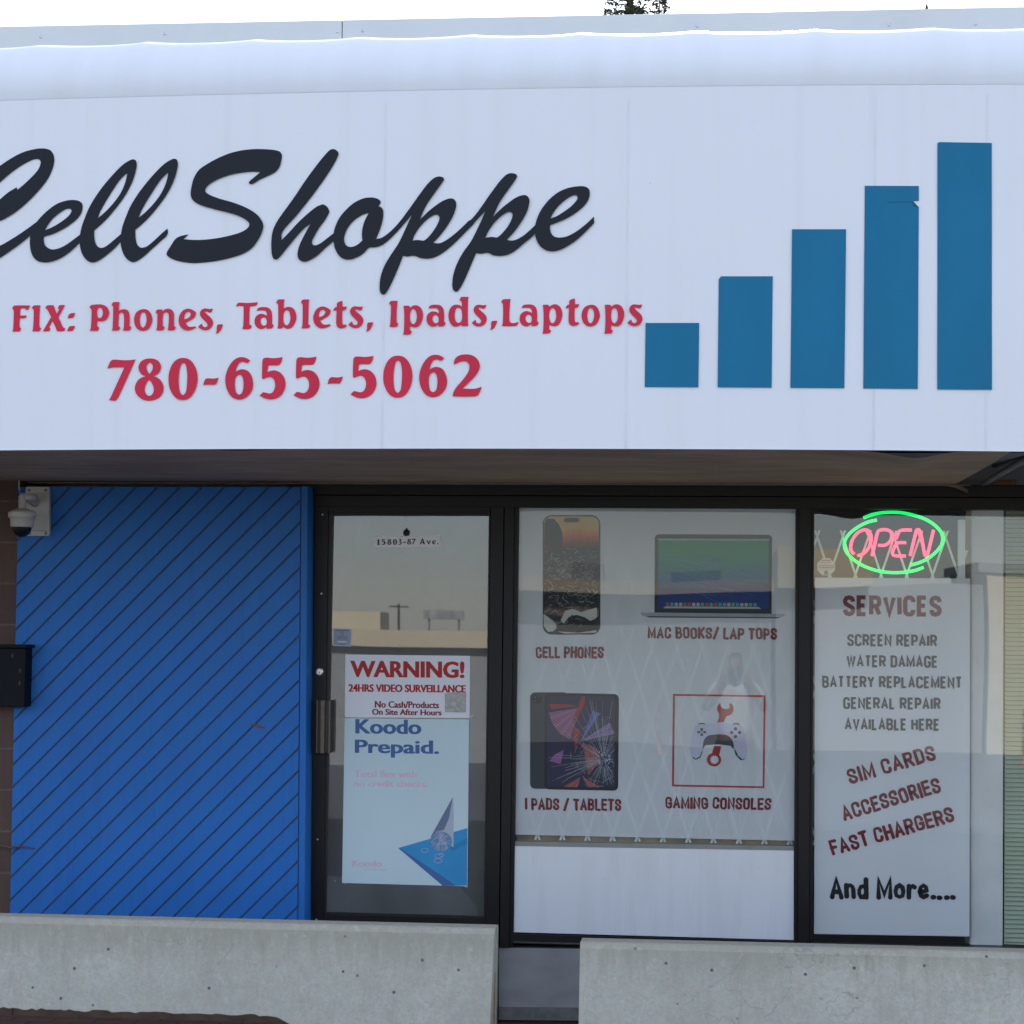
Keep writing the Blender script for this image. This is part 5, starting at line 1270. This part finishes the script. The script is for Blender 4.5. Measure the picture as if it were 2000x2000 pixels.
mb = MB(); mb.box((-12.95, -70.06, 3.08), (-12.25, -69.94, 3.13)); mb.build('crossarm', M_BARK, up)
rs = thing('roof_sign', 'grey framed sign board standing beyond the beige building', 'sign')
mb = MB(); mb.box((-9.9, -58.05, 2.52), (-8.4, -57.95, 2.80)); mb.build('board', plain('faded_sign_board', (.30, .30, .31), .7, .4, 3), rs)
for x_ in (-9.7, -8.6):
    mb = MB(); mb.tube([(x_, -58.1, -1.6), (x_, -58.1, 2.6)], .04, 6); mb.build('post', M_GREYTUBE, rs)
for x_, w_, h_ in ((-4.4, .9, .55), (-1.6, 1.3, .42)):
    bx('rooftop_unit', (x_, WY-4, 2.95), (x_+w_, WY-3, 2.95+h_), M_SHADE)
M_ORANGE = plain('orange_plastic', (.40, .09, .05), .6); M_BANDW = plain('white_band', (.45, .45, .45), .5)
def delineator(x, y, label):
    t = thing('delineator_post', label, 'traffic post', 'traffic posts in the road')
    gz_ = -1.1-.5*(-30-y)/30
    mb = MB(); mb.lathe((x, y, gz_), [(.20, 0), (.20, .05), (.06, .08), (.055, 1.05), (.03, 1.1), (0, 1.1)], 14)
    p_ = mb.build('post', M_ORANGE, t)
    for z_ in (.55, .8):
        mb = MB(); mb.lathe((x, y, gz_+z_), [(.058, 0), (.058, .14)], 14); mb.build('reflective_band', M_BANDW, t)
delineator(-1.5, -40, 'orange traffic post with white bands, the left one across the road'); delineator(6.7, -40, 'orange traffic post with white bands, farthest right across the road')

# ------------------------------------------------------------------ the photographer, seen only mirrored in the window
per = thing('person', 'person in white shirt and dark trousers raising a small black camera across from the window', 'person')
PXo, PYo, PZo = 0.05, -10.85, -.30
def skin(name, verts, edges, m_, root=0, sub=2):
    me = bpy.data.meshes.new(name); me.from_pydata([(PXo+v[0], PYo+v[1], PZo+v[2]) for v in verts], edges, []); me.materials.append(m_)
    o = bpy.data.objects.new(name, me); COL.objects.link(o); o.parent = per
    sk = o.modifiers.new('skin', 'SKIN'); sk.use_smooth_shade = True
    for i, v in enumerate(verts):
        r_ = v[3] if isinstance(v[3], tuple) else (v[3], v[3])
        me.skin_vertices[0].data[i].radius = r_; me.skin_vertices[0].data[i].use_root = (i == root)
    ss = o.modifiers.new('sub', 'SUBSURF'); ss.levels = sub; ss.render_levels = sub
    return o
M_SKIN = plain('skin', (.36, .20, .14), .55, .05); M_SHIRT = plain('white_shirt', (.75, .75, .75), .8, .05); M_TROUS = plain('dark_trousers', (.03, .035, .05), .8); M_HAIR = plain('dark_hair', (.02, .015, .012), .6)
# body: one chain from pelvis to crown, with both arms up to the camera and both legs to the ground
bv = [(0, 0, .88, (.15, .11)), (0, 0, 1.02, (.14, .10)), (0, 0, 1.22, (.155, .10)), (0, 0, 1.345, (.10, .08)), (0, .01, 1.41, .052), (0, .02, 1.49, (.066, .080)), (0, .025, 1.575, (.074, .09)), (0, .02, 1.635, (.058, .07))]
be = [(i, i+1) for i in range(7)]
for sgn in (-1, 1):
    b_ = len(bv)
    bv += [(sgn*.17, 0, 1.315, .062), (sgn*.27, .10, 1.13, .046), (sgn*.225, .2, 1.22, .040), (sgn*.10, .27, 1.435, .027), (sgn*.085, .285, 1.475, (.038, .022))]
    be += [(3, b_), (b_, b_+1), (b_+1, b_+2), (b_+2, b_+3), (b_+3, b_+4)]
    b_ = len(bv)
    bv += [(sgn*.10, 0, .80, .092), (sgn*.115, .015, .47, .062), (sgn*.12, -.02, .10, .040), (sgn*.125, .02, .045, (.042, .04)), (sgn*.135, .14, .035, (.042, .03))]
    be += [(0, b_), (b_, b_+1), (b_+1, b_+2), (b_+2, b_+3), (b_+3, b_+4)]
    hv = []; he = []
    for k_ in range(4):
        n_ = len(hv); L_ = (.9, 1.0, .95, .75)[k_]; zz = 1.505-.019*k_
        hv += [(sgn*.088, .287, zz-.01, .009), (sgn*(.088-.028*L_), .318, zz+.004, .0085), (sgn*(.088-.055*L_), .318, zz+.004, .0075)]
        he += [(n_, n_+1), (n_+1, n_+2)]
    n_ = len(hv); hv += [(sgn*.085, .275, 1.455, .011), (sgn*.06, .262, 1.452, .009), (sgn*.038, .262, 1.458, .008)]; he += [(n_, n_+1), (n_+1, n_+2)]
    skin('finger_group', hv, he, M_SKIN, 0, 1)['label'] = 'fingers curled round the camera'
skin('body', bv, be, M_SKIN)
sv = [(0, 0, .84, (.175, .135)), (0, 0, 1.02, (.165, .125)), (0, 0, 1.22, (.175, .12)), (0, .0, 1.35, (.105, .09))]
se = [(0, 1), (1, 2), (2, 3)]
for sgn in (-1, 1):
    b_ = len(sv); sv += [(sgn*.175, 0, 1.315, .078), (sgn*.24, .065, 1.19, .066)]; se += [(3, b_), (b_, b_+1)]
skin('shirt', sv, se, M_SHIRT)
tv = [(0, 0, .90, (.16, .12))]; te = []
for sgn in (-1, 1):
    b_ = len(tv); tv += [(sgn*.10, 0, .80, .108), (sgn*.115, .015, .47, .080), (sgn*.12, -.02, .10, .066)]; te += [(0, b_), (b_, b_+1), (b_+1, b_+2)]
skin('trousers', tv, te, M_TROUS)
skin('hair', [(0, -.03, 1.56, (.078, .075)), (0, -.005, 1.63, (.076, .085)), (0, .0, 1.665, (.05, .06))], [(0, 1), (1, 2)], M_HAIR)
mb = MB(); mb.lathe((PXo, PYo+.118, PZo+1.535), [(0, .01), (.012, 0), (.014, -.02), (0, -.03)], 10); mb.build('nose', M_SKIN, per, smooth=True)
ca = thing('photo_camera', 'small black camera held up in both hands by the person', 'camera')
mb = MB(); mb.box((PXo-.065, PYo+.245, PZo+1.44), (PXo+.065, PYo+.30, PZo+1.53)); mb.build('camera_body', M_INKBLACK, ca, bevel=.006)
mb = MB(); mb.lathe((PXo, PYo+.30, PZo+1.485), [(.036, 0), (.036, -.06), (.03, -.065), (0, -.06)], 20, 0, 'y'); mb.build('lens', M_DARKDOME, ca, smooth=True)
